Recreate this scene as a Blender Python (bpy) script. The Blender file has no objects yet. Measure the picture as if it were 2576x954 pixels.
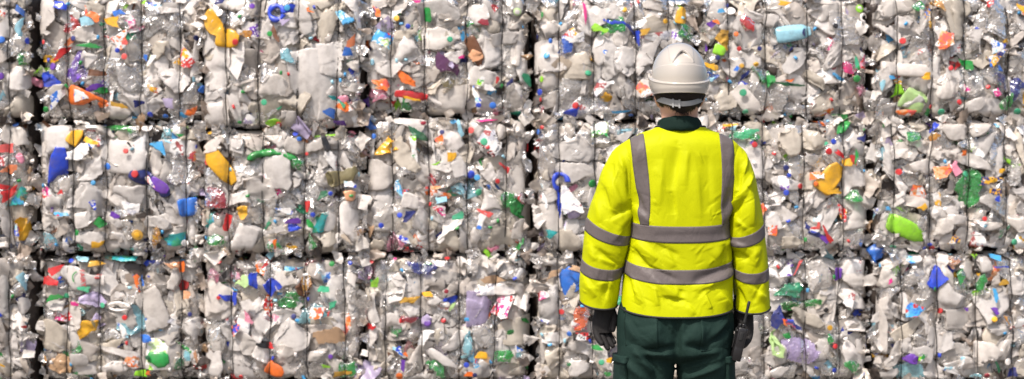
import bpy, math
import numpy as np
PI = math.pi
sc = bpy.context.scene
COL = sc.collection
rng = np.random.default_rng(11)

# ------------------------------------------------------------------ helpers
def new_obj(name, me, parent=None, loc=(0, 0, 0)):
    o = bpy.data.objects.new(name, me)
    o.location = loc
    COL.objects.link(o)
    if parent is not None:
        o.parent = parent
    return o

def mesh(name, V, F, mats, smooth=True, mi=None, tint=None):
    """F: (n,4) int array of quads, or list of arrays (quads / tris)."""
    me = bpy.data.meshes.new(name)
    V = np.asarray(V, dtype=np.float32)
    if isinstance(F, np.ndarray):
        F = [F]
    loops = np.concatenate([f.ravel() for f in F]).astype(np.int32)
    sizes = np.concatenate([np.full(len(f), f.shape[1]) for f in F])
    starts = np.concatenate([[0], np.cumsum(sizes)[:-1]]).astype(np.int32)
    me.vertices.add(len(V))
    me.vertices.foreach_set('co', V.ravel())
    me.loops.add(len(loops))
    me.loops.foreach_set('vertex_index', loops)
    me.polygons.add(len(sizes))
    me.polygons.foreach_set('loop_start', starts)
    me.polygons.foreach_set('use_smooth', np.full(len(sizes), bool(smooth)))
    for m in (mats if isinstance(mats, (list, tuple)) else [mats]):
        me.materials.append(m)
    if mi is not None:
        me.polygons.foreach_set('material_index', np.asarray(mi, dtype=np.int32))
    me.update(calc_edges=True)
    if tint is not None:
        a = me.attributes.new('tint', 'FLOAT_COLOR', 'POINT')
        a.data.foreach_set('color', np.asarray(tint, dtype=np.float32).ravel())
    return me

def grid_faces(nv, nu, wrap):
    """nv rows x nu columns; wrap columns."""
    a = np.arange(nv * nu).reshape(nv, nu)
    if wrap:
        b = np.concatenate([a, a[:, :1]], axis=1)
    else:
        b = a
    return np.stack([b[:-1, :-1], b[:-1, 1:], b[1:, 1:], b[1:, :-1]], axis=-1).reshape(-1, 4)

def unit(v):
    v = np.asarray(v, float)
    return v / (np.linalg.norm(v) + 1e-9)

def tri(t):
    return 2 * np.abs(2 * (t - np.floor(t + 0.5))) - 1

def sstep(x, a, b):
    t = np.clip((x - a) / (b - a), 0, 1)
    return t * t * (3 - 2 * t)

# ------------------------------------------------------------------ camera plane scales
DP, DB = 6.0, 13.2                  # camera to the person, camera to the bale wall
CAMZ = 1.44
QC = (1288.0, 476.7)
SP = 729.5                          # photo units per metre at the person
SB = SP * DP / DB                   # and at the bales
YB = DB - DP                        # y of the bale faces

def PW(qx, qy, y=0.0):              # a photo position to metres, at depth y near the person
    s = SP * DP / (DP + y)
    return ((qx - QC[0]) / s, y, CAMZ - (qy - QC[1]) / s)

def BX(q): return (q - QC[0]) / SB
def BZ(q): return CAMZ - (q - QC[1]) / SB

# ------------------------------------------------------------------ materials
def nmat(name):
    m = bpy.data.materials.new(name)
    m.use_nodes = True
    nt = m.node_tree
    nt.nodes.clear()
    out = nt.nodes.new('ShaderNodeOutputMaterial')
    return m, nt, out

def N(nt, typ, **kw):
    n = nt.nodes.new(typ)
    for k, v in kw.items():
        if k in n.inputs:
            n.inputs[k].default_value = v
        else:
            setattr(n, k, v)
    return n

def grime(nt, col_socket, amount=0.5, scale=14.0, dirt=(0.16, 0.125, 0.095, 1)):
    """real dirt: patchy brown grime over a base colour, object coordinates"""
    tc = N(nt, 'ShaderNodeTexCoord')
    info = N(nt, 'ShaderNodeObjectInfo')
    add = N(nt, 'ShaderNodeVectorMath', operation='ADD')
    sc_ = N(nt, 'ShaderNodeVectorMath', operation='SCALE')
    sc_.inputs['Scale'].default_value = 37.0
    nt.links.new(info.outputs['Random'], sc_.inputs[0])
    nt.links.new(tc.outputs['Object'], add.inputs[0])
    nt.links.new(sc_.outputs[0], add.inputs[1])
    nz = N(nt, 'ShaderNodeTexNoise', Scale=scale, Detail=6.0, Roughness=0.65)
    nt.links.new(add.outputs[0], nz.inputs['Vector'])
    rmp = N(nt, 'ShaderNodeMapRange')
    rmp.inputs['From Min'].default_value = 0.46
    rmp.inputs['From Max'].default_value = 0.74
    rmp.inputs['To Max'].default_value = amount
    nt.links.new(nz.outputs['Fac'], rmp.inputs['Value'])
    mx = N(nt, 'ShaderNodeMix', data_type='RGBA')
    nt.links.new(rmp.outputs[0], mx.inputs[0])
    nt.links.new(col_socket, mx.inputs[6])
    mx.inputs[7].default_value = dirt
    return mx.outputs[2], add.outputs[0], info

def crinkle_bump(nt, vec, scale, strength, dist=0.004):
    vo = N(nt, 'ShaderNodeTexVoronoi', Scale=scale)
    nz = N(nt, 'ShaderNodeTexNoise', Scale=scale * 0.45, Detail=3.0)
    mv = N(nt, 'ShaderNodeMix', data_type='VECTOR')
    mv.inputs[0].default_value = 0.12
    nt.links.new(vec, mv.inputs[4])
    nt.links.new(nz.outputs['Color'], mv.inputs[5])
    nt.links.new(vec, nz.inputs['Vector'])
    nt.links.new(mv.outputs[1], vo.inputs['Vector'])
    ad = N(nt, 'ShaderNodeMath', operation='ADD')
    nt.links.new(vo.outputs['Distance'], ad.inputs[0])
    nt.links.new(nz.outputs['Fac'], ad.inputs[1])
    b = N(nt, 'ShaderNodeBump', Strength=strength, Distance=dist)
    nt.links.new(ad.outputs[0], b.inputs['Height'])
    return b.outputs['Normal']

def rand_value(nt, col, info, spread=0.35):
    """each object a slightly different shade of its plastic"""
    mr = N(nt, 'ShaderNodeMapRange')
    mr.inputs['To Min'].default_value = 1.0 - spread
    mr.inputs['To Max'].default_value = 1.0
    nt.links.new(info.outputs['Random'], mr.inputs['Value'])
    h = N(nt, 'ShaderNodeVectorMath', operation='SCALE')
    nt.links.new(col, h.inputs[0])
    nt.links.new(mr.outputs[0], h.inputs['Scale'])
    return h.outputs[0]

def opaque_mat(name, col=None, rough=0.32, dirt=0.45, bump=0.35, trans=0.0, spread=0.22, attr=False, bscale=26.0):
    m, nt, out = nmat(name)
    if attr:
        c = N(nt, 'ShaderNodeAttribute', attribute_name='tint')
    else:
        c = N(nt, 'ShaderNodeRGB')
        c.outputs[0].default_value = (*col, 1)
    g, vec, info = grime(nt, c.outputs[0], dirt)
    g = rand_value(nt, g, info, spread)
    nrm = crinkle_bump(nt, vec, bscale, bump)
    p = N(nt, 'ShaderNodeBsdfPrincipled', Roughness=rough)
    p.inputs['Specular IOR Level'].default_value = 0.55
    nt.links.new(g, p.inputs['Base Color'])
    nt.links.new(nrm, p.inputs['Normal'])
    if trans > 0:
        t = N(nt, 'ShaderNodeBsdfTranslucent')
        nt.links.new(g, t.inputs['Color'])
        mx = N(nt, 'ShaderNodeMixShader')
        mx.inputs[0].default_value = trans
        nt.links.new(p.outputs[0], mx.inputs[1])
        nt.links.new(t.outputs[0], mx.inputs[2])
        nt.links.new(mx.outputs[0], out.inputs['Surface'])
    else:
        nt.links.new(p.outputs[0], out.inputs['Surface'])
    return m

def clear_mat(name, col=(0.9, 0.9, 0.88), milk=0.22, milkcol=(0.6, 0.57, 0.54), rough=0.07, attr=False, bump=0.6, bscale=34.0):
    """thin clear sheet: see-through, glossy, a little milky and dusty"""
    m, nt, out = nmat(name)
    if attr:
        c = N(nt, 'ShaderNodeAttribute', attribute_name='tint')
    else:
        c = N(nt, 'ShaderNodeRGB')
        c.outputs[0].default_value = (*col, 1)
    mk = N(nt, 'ShaderNodeRGB')
    mk.outputs[0].default_value = (*milkcol, 1)
    g, vec, info = grime(nt, mk.outputs[0] if not attr else c.outputs[0], 0.5)
    nrm = crinkle_bump(nt, vec, bscale, bump, 0.010)
    tr = N(nt, 'ShaderNodeBsdfTransparent')
    nt.links.new(c.outputs[0], tr.inputs['Color'])
    df = N(nt, 'ShaderNodeBsdfDiffuse')
    nt.links.new(g, df.inputs['Color'])
    nt.links.new(nrm, df.inputs['Normal'])
    tl = N(nt, 'ShaderNodeBsdfTranslucent')
    nt.links.new(g, tl.inputs['Color'])
    md = N(nt, 'ShaderNodeMixShader')
    md.inputs[0].default_value = 0.35
    nt.links.new(df.outputs[0], md.inputs[1])
    nt.links.new(tl.outputs[0], md.inputs[2])
    m1 = N(nt, 'ShaderNodeMixShader')
    m1.inputs[0].default_value = milk
    nt.links.new(tr.outputs[0], m1.inputs[1])
    nt.links.new(md.outputs[0], m1.inputs[2])
    gl = N(nt, 'ShaderNodeBsdfGlossy', Roughness=rough)
    gl.inputs['Color'].default_value = (1, 1, 1, 1)
    nt.links.new(nrm, gl.inputs['Normal'])
    fr = N(nt, 'ShaderNodeFresnel', IOR=1.55)
    nt.links.new(nrm, fr.inputs['Normal'])
    fm = N(nt, 'ShaderNodeMath', operation='MULTIPLY_ADD')
    fm.inputs[1].default_value = 1.3
    fm.inputs[2].default_value = 0.03
    fm.use_clamp = True
    nt.links.new(fr.outputs[0], fm.inputs[0])
    m2 = N(nt, 'ShaderNodeMixShader')
    nt.links.new(fm.outputs[0], m2.inputs[0])
    nt.links.new(m1.outputs[0], m2.inputs[1])
    nt.links.new(gl.outputs[0], m2.inputs[2])
    nt.links.new(m2.outputs[0], out.inputs['Surface'])
    return m

def print_mat(name, cols, scale=16.0, rough=0.3):
    """printed film: blocks, bands and small marks of ink on a base colour"""
    m, nt, out = nmat(name)
    tc = N(nt, 'ShaderNodeTexCoord')
    info = N(nt, 'ShaderNodeObjectInfo')
    add = N(nt, 'ShaderNodeVectorMath', operation='ADD')
    sc_ = N(nt, 'ShaderNodeVectorMath', operation='SCALE')
    sc_.inputs['Scale'].default_value = 11.0
    nt.links.new(info.outputs['Random'], sc_.inputs[0])
    nt.links.new(tc.outputs['Object'], add.inputs[0])
    nt.links.new(sc_.outputs[0], add.inputs[1])
    wn = N(nt, 'ShaderNodeTexNoise', Scale=11.0, Detail=3.0)
    nt.links.new(add.outputs[0], wn.inputs['Vector'])
    wm = N(nt, 'ShaderNodeVectorMath', operation='SCALE'); wm.inputs['Scale'].default_value = 0.10
    nt.links.new(wn.outputs['Color'], wm.inputs[0])
    wa = N(nt, 'ShaderNodeVectorMath', operation='ADD')
    nt.links.new(add.outputs[0], wa.inputs[0]); nt.links.new(wm.outputs[0], wa.inputs[1])
    vo = N(nt, 'ShaderNodeTexVoronoi', Scale=scale, distance='EUCLIDEAN')
    nt.links.new(wa.outputs[0], vo.inputs['Vector'])
    sep = N(nt, 'ShaderNodeSeparateColor')
    nt.links.new(vo.outputs['Color'], sep.inputs[0])
    r = N(nt, 'ShaderNodeValToRGB')
    r.color_ramp.interpolation = 'CONSTANT'
    n = len(cols)
    while len(r.color_ramp.elements) < n:
        r.color_ramp.elements.new(0.5)
    for i, c in enumerate(cols):
        r.color_ramp.elements[i].position = i / n
        r.color_ramp.elements[i].color = (*c, 1)
    nt.links.new(sep.outputs[0], r.inputs[0])
    vs = N(nt, 'ShaderNodeTexVoronoi', Scale=scale * 5.5, distance='MANHATTAN')
    nt.links.new(add.outputs[0], vs.inputs['Vector'])
    s2 = N(nt, 'ShaderNodeSeparateColor')
    nt.links.new(vs.outputs['Color'], s2.inputs[0])
    gt = N(nt, 'ShaderNodeMath', operation='GREATER_THAN')
    gt.inputs[1].default_value = 0.72
    nt.links.new(s2.outputs[0], gt.inputs[0])
    mx = N(nt, 'ShaderNodeMix', data_type='RGBA')
    nt.links.new(gt.outputs[0], mx.inputs[0])
    nt.links.new(r.outputs[0], mx.inputs[6])
    mx.inputs[7].default_value = (*cols[0], 1)
    g, vec, _ = grime(nt, mx.outputs[2], 0.35)
    nrm = crinkle_bump(nt, vec, 30, 0.4)
    p = N(nt, 'ShaderNodeBsdfPrincipled', Roughness=rough)
    nt.links.new(g, p.inputs['Base Color'])
    nt.links.new(nrm, p.inputs['Normal'])
    nt.links.new(p.outputs[0], out.inputs['Surface'])
    return m

# plain plastics (linear colour)
PAL = dict(
    white=(0.87, 0.825, 0.785), white2=(0.82, 0.765, 0.71), grey=(0.66, 0.60, 0.545), cream=(0.74, 0.67, 0.57), beige=(0.66, 0.56, 0.45),
    yellow=(0.80, 0.42, 0.010), gold=(0.62, 0.34, 0.03), orange=(0.82, 0.16, 0.012), rust=(0.50, 0.14, 0.05), red=(0.60, 0.018, 0.022), coral=(0.75, 0.10, 0.09),
    dred=(0.28, 0.012, 0.03), pink=(0.80, 0.28, 0.40), magenta=(0.70, 0.02, 0.24), purple=(0.13, 0.03, 0.36), plum=(0.10, 0.025, 0.09), lilac=(0.50, 0.42, 0.62),
    blue=(0.012, 0.055, 0.55), navy=(0.012, 0.022, 0.16), mid=(0.02, 0.16, 0.62), sky=(0.05, 0.36, 0.70), ice=(0.32, 0.62, 0.74), teal=(0.02, 0.36, 0.36),
    green=(0.015, 0.30, 0.055), dgreen=(0.012, 0.12, 0.05), mint=(0.05, 0.42, 0.22), lime=(0.28, 0.66, 0.02), plime=(0.48, 0.70, 0.28), olive=(0.20, 0.17, 0.08),
    brown=(0.16, 0.06, 0.025), tan=(0.45, 0.28, 0.15), black=(0.018, 0.017, 0.018), peach=(0.75, 0.38, 0.20))
for _k in list(PAL):                 # haze painted into the coloured plastics: each mixed a little to grey
    if _k not in ('white', 'white2', 'grey', 'cream', 'beige', 'black'):
        _c = np.array(PAL[_k]); PAL[_k] = tuple(float(v) for v in _c * 0.96 + (0.04 * (0.25 + 0.6 * _c.mean())) * np.array([1.05, 1.0, .95]))
_mc = {}
def M(kind, c=None):
    k = (kind, c)
    if k in _mc:
        return _mc[k]
    if kind == 'o':       # coloured opaque plastic
        whiteish = c in ('white', 'white2', 'grey', 'cream', 'beige')
        m = opaque_mat('plastic ' + c, PAL[c], 0.21 if whiteish else 0.24, 0.34 if whiteish else 0.45, 0.45, 0.36 if whiteish else 0.12,
                       0.30 if whiteish else 0.15)
    elif kind == 'p':     # tinted clear plastic
        r, g, b = PAL[c]
        mxx = max(r, g, b)
        t = tuple(min(0.92, 0.10 + 0.82 * (v / mxx)) if mxx > .02 else .3 for v in (r, g, b))
        mk = tuple(min(0.85, v * 1.25 + 0.02) for v in (r, g, b))
        m = clear_mat('clear plastic ' + c, t, 0.52, mk, 0.15)
    elif kind == 'c':     # bottle caps
        m = opaque_mat('cap ' + c, PAL[c], 0.35, 0.3, 0.05, 0.0, 0.3)
    elif kind == 'r':     # printed
        W = (0.78, 0.76, 0.74)
        P = PAL
        sets = dict(redyellow=[W, P['red'], P['yellow'], W, P['red'], P['orange']], bluewhite=[W, P['blue'], W, P['mid'], W, P['ice']],
                    greenwhite=[W, P['green'], W, P['lime'], P['plime'], W], orangeblue=[P['orange'], P['blue'], W, P['orange'], P['navy']],
                    yellowblue=[P['yellow'], P['navy'], P['yellow'], W, P['mid']], pinkred=[W, P['pink'], P['magenta'], W, P['red']],
                    purplewhite=[W, P['purple'], W, P['lilac'], W], navyred=[P['navy'], P['navy'], W, P['red'], P['navy'], P['blue']],
                    tealprint=[P['teal'], P['sky'], P['teal'], P['olive'], P['mint']], whitetext=[W, W, W, W, (0.5, 0.5, 0.55), W, W, (0.4, 0.1, 0.1)],
                    cyanprint=[P['sky'], W, P['mid'], P['sky'], P['red'], P['ice']], orangewhite=[P['orange'], W, P['coral'], W, P['peach']],
                    blackprint=[P['black'], P['black'], W, P['red'], P['black']])
        m = print_mat('printed film ' + c, sets[c])
    _mc[k] = m
    return m

MAT_CLEAR = clear_mat('clear crushed plastic', (0.95, 0.95, 0.94), 0.28, (0.82, 0.77, 0.725), 0.15)
MAT_HAZY = clear_mat('hazy crushed plastic', (0.88, 0.87, 0.85), 0.5, (0.82, 0.76, 0.70), 0.19)
MAT_SCRAP_O = opaque_mat('plastic scrap', None, 0.33, 0.35, 0.4, 0.3, 0.0, attr=True)
MAT_SCRAP_C = clear_mat('clear scrap', milk=0.38, attr=True, rough=0.16)
MAT_CORE = opaque_mat('packed plastic core', (0.055, 0.042, 0.036), 0.6, 0.6, 1.0, 0.0, 0.2, bscale=18)  # near-black: the shade in gaps and joints is put into this colour
m, nt, out = nmat('baling wire')
p_ = N(nt, 'ShaderNodeBsdfPrincipled', Roughness=0.55, Metallic=0.6)
p_.inputs['Base Color'].default_value = (0.022, 0.020, 0.020, 1)
nt.links.new(p_.outputs[0], out.inputs['Surface'])
MAT_WIRE = m
m, nt, out = nmat('cardboard')
c_ = N(nt, 'ShaderNodeRGB'); c_.outputs[0].default_value = (0.42, 0.27, 0.16, 1)
g_, v_, i_ = grime(nt, c_.outputs[0], 0.5, 9)
w_ = N(nt, 'ShaderNodeTexWave', Scale=90.0, Distortion=1.0)
nt.links.new(v_, w_.inputs['Vector'])
b_ = N(nt, 'ShaderNodeBump', Strength=0.3, Distance=0.002)
nt.links.new(w_.outputs['Fac'], b_.inputs['Height'])
p_ = N(nt, 'ShaderNodeBsdfPrincipled', Roughness=0.85)
nt.links.new(g_, p_.inputs['Base Color']); nt.links.new(b_.outputs[0], p_.inputs['Normal'])
nt.links.new(p_.outputs[0], out.inputs['Surface'])
MAT_CARD = m

# ------------------------------------------------------------------ crushed shapes (local: x long, y thickness, z width)
def norm_box(P, w, h, t):
    lo, hi = P.min(0), P.max(0)
    P = P - (lo + hi) / 2
    s = np.maximum(hi - lo, 1e-6)
    return P * (np.array([w, t, h]) / s)

def creases(P, n, amp, lmin, lmax, flat=False):
    L = 1.0
    for k in range(n):
        d = unit(rng.normal(size=3) * (1, 0.5, 1))
        lam = rng.uniform(lmin, lmax)
        e = unit(rng.normal(size=3) * ((0.3, 1, 0.3) if flat else (1, 1, 1)))
        mod = 0.5 + 0.5 * np.sin(P @ unit(rng.normal(size=3)) * 2 * PI / (lam * 1.9) + rng.uniform(0, 6))
        P = P + e * (amp * (lam / lmax) * tri(P @ d / lam + rng.uniform()) * mod)[:, None]
    return P

def billows(P, n, amp, lmin, lmax, inplane=0.35):
    """puffed wrinkles: rounded bulges that meet in sharp valleys"""
    wv = unit(rng.normal(size=3)); w2 = unit(rng.normal(size=3))
    W = P + 0.018 * np.sin((P @ wv)[:, None] * 48 + np.array([0, 2.0, 4.0]) + rng.uniform(0, 6))
    side = np.where(P[:, 1] <= 0, -1.0, 1.0)
    for k in range(n):
        d = unit(rng.normal(size=3) * (1, 0.25, 1))
        lam = rng.uniform(lmin, lmax)
        b = np.abs(np.sin(W @ d * PI / lam + rng.uniform(0, 6)))
        m_ = 0.35 + 0.65 * (0.5 + 0.5 * np.sin(W @ w2 * 2 * PI / (lam * 2.7) + rng.uniform(0, 6)))
        a = amp * lam / lmax * b * m_
        P = P.copy()
        P[:, 1] += side * a
        P[:, 0] += inplane * a * rng.normal(); P[:, 2] += inplane * a * rng.normal()
    return P

def facets(P, n, slope):
    """kinks along random lines: the flat facets of a crushed sheet"""
    R2 = np.abs(P).max(0)[[0, 2]]
    for k in range(n):
        a = rng.uniform(0, 2 * PI)
        d = rng.uniform(-0.5, 0.6) * min(R2)
        s = P[:, 0] * math.cos(a) + P[:, 2] * math.sin(a) + 0.15 * P[:, 1] - d
        P = P.copy()
        P[:, 1] += rng.normal() * slope * np.maximum(s, 0)
    return P

def dents(P, n, lo=0.45, hi=0.9, refl=1.8):
    R = np.abs(P).max(0)
    for k in range(n):
        c = P[rng.integers(len(P))]
        nn = unit(c / R ** 1.2 + rng.normal(size=3) * 0.5)
        d = (c @ nn) * rng.uniform(lo, hi)
        s = P @ nn - d
        P = P - np.where(s > 0, s, 0)[:, None] * nn * rng.uniform(1.2, refl)
    return P

def shape_bottle(w, h, t, kind='bottle', nu=22, nv=28, bend=None, crush=1.0, ribs=0):
    prof = dict(
        bottle=[(0, .15), (.0, .9), (.06, 1), (.35, .97), (.55, 1), (.72, .9), (.84, .5), (.88, .34), (1, .32), (1, .1)],
        jug=[(0, .2), (0, .92), (.05, 1), (.45, 1), (.62, .98), (.75, .78), (.88, .36), (.92, .26), (1, .26), (1, .1)],
        flask=[(0, .2), (0, .7), (.06, .92), (.2, 1), (.38, .97), (.5, .78), (.6, .52), (.72, .40), (.9, .38), (1, .44), (1, .1)],
        slab=[(0, .2), (0, .78), (.07, .97), (.3, 1), (.6, .96), (.8, .88), (.92, .62), (1, .5), (1, .15)],
        tube=[(0, .2), (0, .9), (.08, 1), (.5, .95), (.92, 1), (1, .9), (1, .2)])[kind]
    s = np.array([p[0] for p in prof]); r = np.array([p[1] for p in prof])
    tt = np.concatenate([[0], np.cumsum(np.hypot(np.diff(s) * 2.4, np.diff(r)))])
    uu = np.linspace(0, tt[-1], nv)
    X = np.interp(uu, tt, s) - 0.5
    Rr = np.interp(uu, tt, r) * 0.5
    a = np.linspace(0, 2 * PI, nu, endpoint=False)
    ex = {'jug': 0.55, 'slab': 0.7}.get(kind, 0.85)
    ca = np.sign(np.cos(a)) * np.abs(np.cos(a)) ** ex
    sa = np.sign(np.sin(a)) * np.abs(np.sin(a)) ** ex
    P = np.empty((nv, nu, 3))
    P[..., 0] = (X * w)[:, None]
    if ribs:
        Rr = Rr * (1 + 0.07 * np.sin(X * 2 * PI * ribs) * (X < 0.22))
    P[..., 1] = Rr[:, None] * sa * t * 1.6
    P[..., 2] = Rr[:, None] * ca * h
    P = P.reshape(-1, 3)
    nd = int(rng.integers(3, 7) * crush)
    P = dents(P, nd, 0.5, 0.95, 1.7)
    P = facets(P, int(4 * crush) + (crush > 0.4), 0.46 if crush > 0.9 else 0.25)
    sc1 = min(1, max(w, h) / 0.18)
    P = creases(P, int(3 * crush) + 1, 0.012 * sc1 * crush, 0.05, 0.17)
    if crush >= 0.9:
        P = billows(P, 4, 0.015 * sc1, 0.035, 0.10)
        P = billows(P, 3, 0.0075 * sc1, 0.016, 0.034)
    if bend is None:
        bend = rng.normal() * 0.35
    if abs(bend) > 0.01:
        x = P[:, 0]
        a_ = bend * sstep(x, -0.03, 0.05)
        hx = -0.0
        X0 = P[:, 0] - hx
        Z0 = P[:, 2]
        P[:, 0] = hx + X0 * np.cos(a_) - Z0 * np.sin(a_)
        P[:, 2] = X0 * np.sin(a_) + Z0 * np.cos(a_)
    return norm_box(P, w, h if abs(bend) < 0.5 else h * 1.5, t), grid_faces(nv, nu, True)

def shape_film(w, h, t, n=22, folds=7, tidy=False):
    g = np.linspace(-0.5, 0.5, n)
    X, Z = np.meshgrid(g, g, indexing='ij')
    P = np.stack([X, np.zeros_like(X), Z], -1).reshape(-1, 3)
    if not tidy:
        ang = np.arctan2(P[:, 2], P[:, 0])
        rad = 1.0
        for k in range(1, 5):
            rad = rad + 0.18 / k * np.sin(k * ang * 1.0 + rng.uniform(0, 6))
        P[:, 0] *= rad; P[:, 2] *= rad
        for k in range(folds):
            nn = unit(rng.normal(size=3) * (1, 0.45, 1))
            d = rng.uniform(0.06, 0.38)
            s = P @ nn - d
            pos = s > 0
            P = P - np.where(pos, s, 0)[:, None] * nn * rng.uniform(1.2, 2.0)
            P[:, 1] += np.where(pos, np.minimum(s, 0.12), 0) * rng.uniform(-1, 1)
    P = P * (w, 1, h)
    P[:, 1] *= t * 3
    P = facets(P, 6, 0.5)
    P = creases(P, 3, 0.010 * min(1, w / 0.12) + 0.003, 0.05, 0.16, True)
    P[:, 1] -= 1e-4
    if n > 12:
        P = billows(P, 6, 0.012 * min(1, max(w, h) / 0.14) + 0.002, 0.022, 0.08)
    return norm_box(P, w, h, t), grid_faces(n, n, False)

def shape_cap(r, hh=0.014):
    prof = [(0, 0), (0.86, 0), (0.97, 0.08), (1.0, 0.25), (1.0, 1.0), (0.9, 1.0), (0.88, 0.3), (0.0, 0.28)]
    nu = 20
    a = np.linspace(0, 2 * PI, nu, endpoint=False)
    rib = 1 + 0.025 * (np.arange(nu) % 2)
    P = []
    for i, (rr, y) in enumerate(prof):
        k = rib if 2 < i < 6 else 1
        P.append(np.stack([r * rr * np.cos(a) * k, np.full(nu, y * hh), r * rr * np.sin(a) * k], -1))
    return np.concatenate(P) - (0, hh / 2, 0), grid_faces(len(prof), nu, True)

def shape_ring(w, h, thick, arc=2 * PI):
    nv, nu = 30, 8
    t = np.linspace(0, arc, nv)
    P = []
    for k in t:
        c = np.array([math.cos(k) * (w / 2 - thick), 0, math.sin(k) * (h / 2 - thick)])
        o = unit(c + 1e-6)
        wob = thick * (1 + 0.25 * math.sin(3 * k + 1))
        for j in range(nu):
            b = 2 * PI * j / nu
            P.append(c + o * wob * math.cos(b) + np.array([0, 1, 0]) * wob * 0.7 * math.sin(b))
    return np.array(P), grid_faces(nv, nu, True)

def rot_in_plane(P, a, tilt=(0, 0)):
    ca, sa = math.cos(a), math.sin(a)
    X = P[:, 0] * ca - P[:, 2] * sa
    Z = P[:, 0] * sa + P[:, 2] * ca
    P = np.stack([X, P[:, 1], Z], -1)
    tx, tz = tilt
    c, s = math.cos(tx), math.sin(tx)
    P = np.stack([P[:, 0], P[:, 1] * c - P[:, 2] * s, P[:, 1] * s + P[:, 2] * c], -1)
    c, s = math.cos(tz), math.sin(tz)
    return np.stack([P[:, 0] * c - P[:, 1] * s, P[:, 0] * s + P[:, 1] * c, P[:, 2]], -1)

# ------------------------------------------------------------------ the bales
COLE = [-338, 82, 503, 914, 1337, 1761, 2197, 2620]
ROWE = [[-18, 302, 642, 957], [-15, 306, 640, 957], [-15, 325, 642, 957], [-22, 291, 642, 957], [-18, 299, 640, 957], [-18, 297, 637, 957], [-20, 300, 634, 957]]
WIRES = {(0, 0): [-245, -150, -62, 22], (0, 1): [-240, -150, -60, 20], (0, 2): [-245, -150, -70, 24],
         (1, 0): [168, 260, 352, 450], (1, 1): [185, 266, 370, 466], (1, 2): [162, 247, 353, 452],
         (2, 0): [570, 652, 751, 849], (2, 1): [577, 662, 767, 852], (2, 2): [579, 677, 769, 864],
         (3, 0): [982, 1067, 1174, 1263], (3, 1): [986, 1078, 1176, 1272], (3, 2): [969, 1060, 1155, 1245],
         (4, 0): [1406, 1491, 1599, 1684], (4, 1): [1406, 1499, 1600, 1690], (4, 2): [1406, 1489, 1600, 1690],
         (5, 0): [1836, 1929, 2033, 2121], (5, 1): [1840, 1921, 2022, 2121], (5, 2): [1845, 1925, 2028, 2113],
         (6, 0): [2256, 2346, 2426, 2536], (6, 1): [2248, 2339, 2434, 2529], (6, 2): [2268, 2356, 2456, 2546]}
DEPTH = 1.05
GZ = -0.04                        # floor level
GAPS = {-338: .01, 82: .032, 503: .008, 914: .018, 1337: .032, 1761: .032, 2197: .026, 2620: .01}
ROWN = ['top', 'middle', 'bottom']

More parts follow.
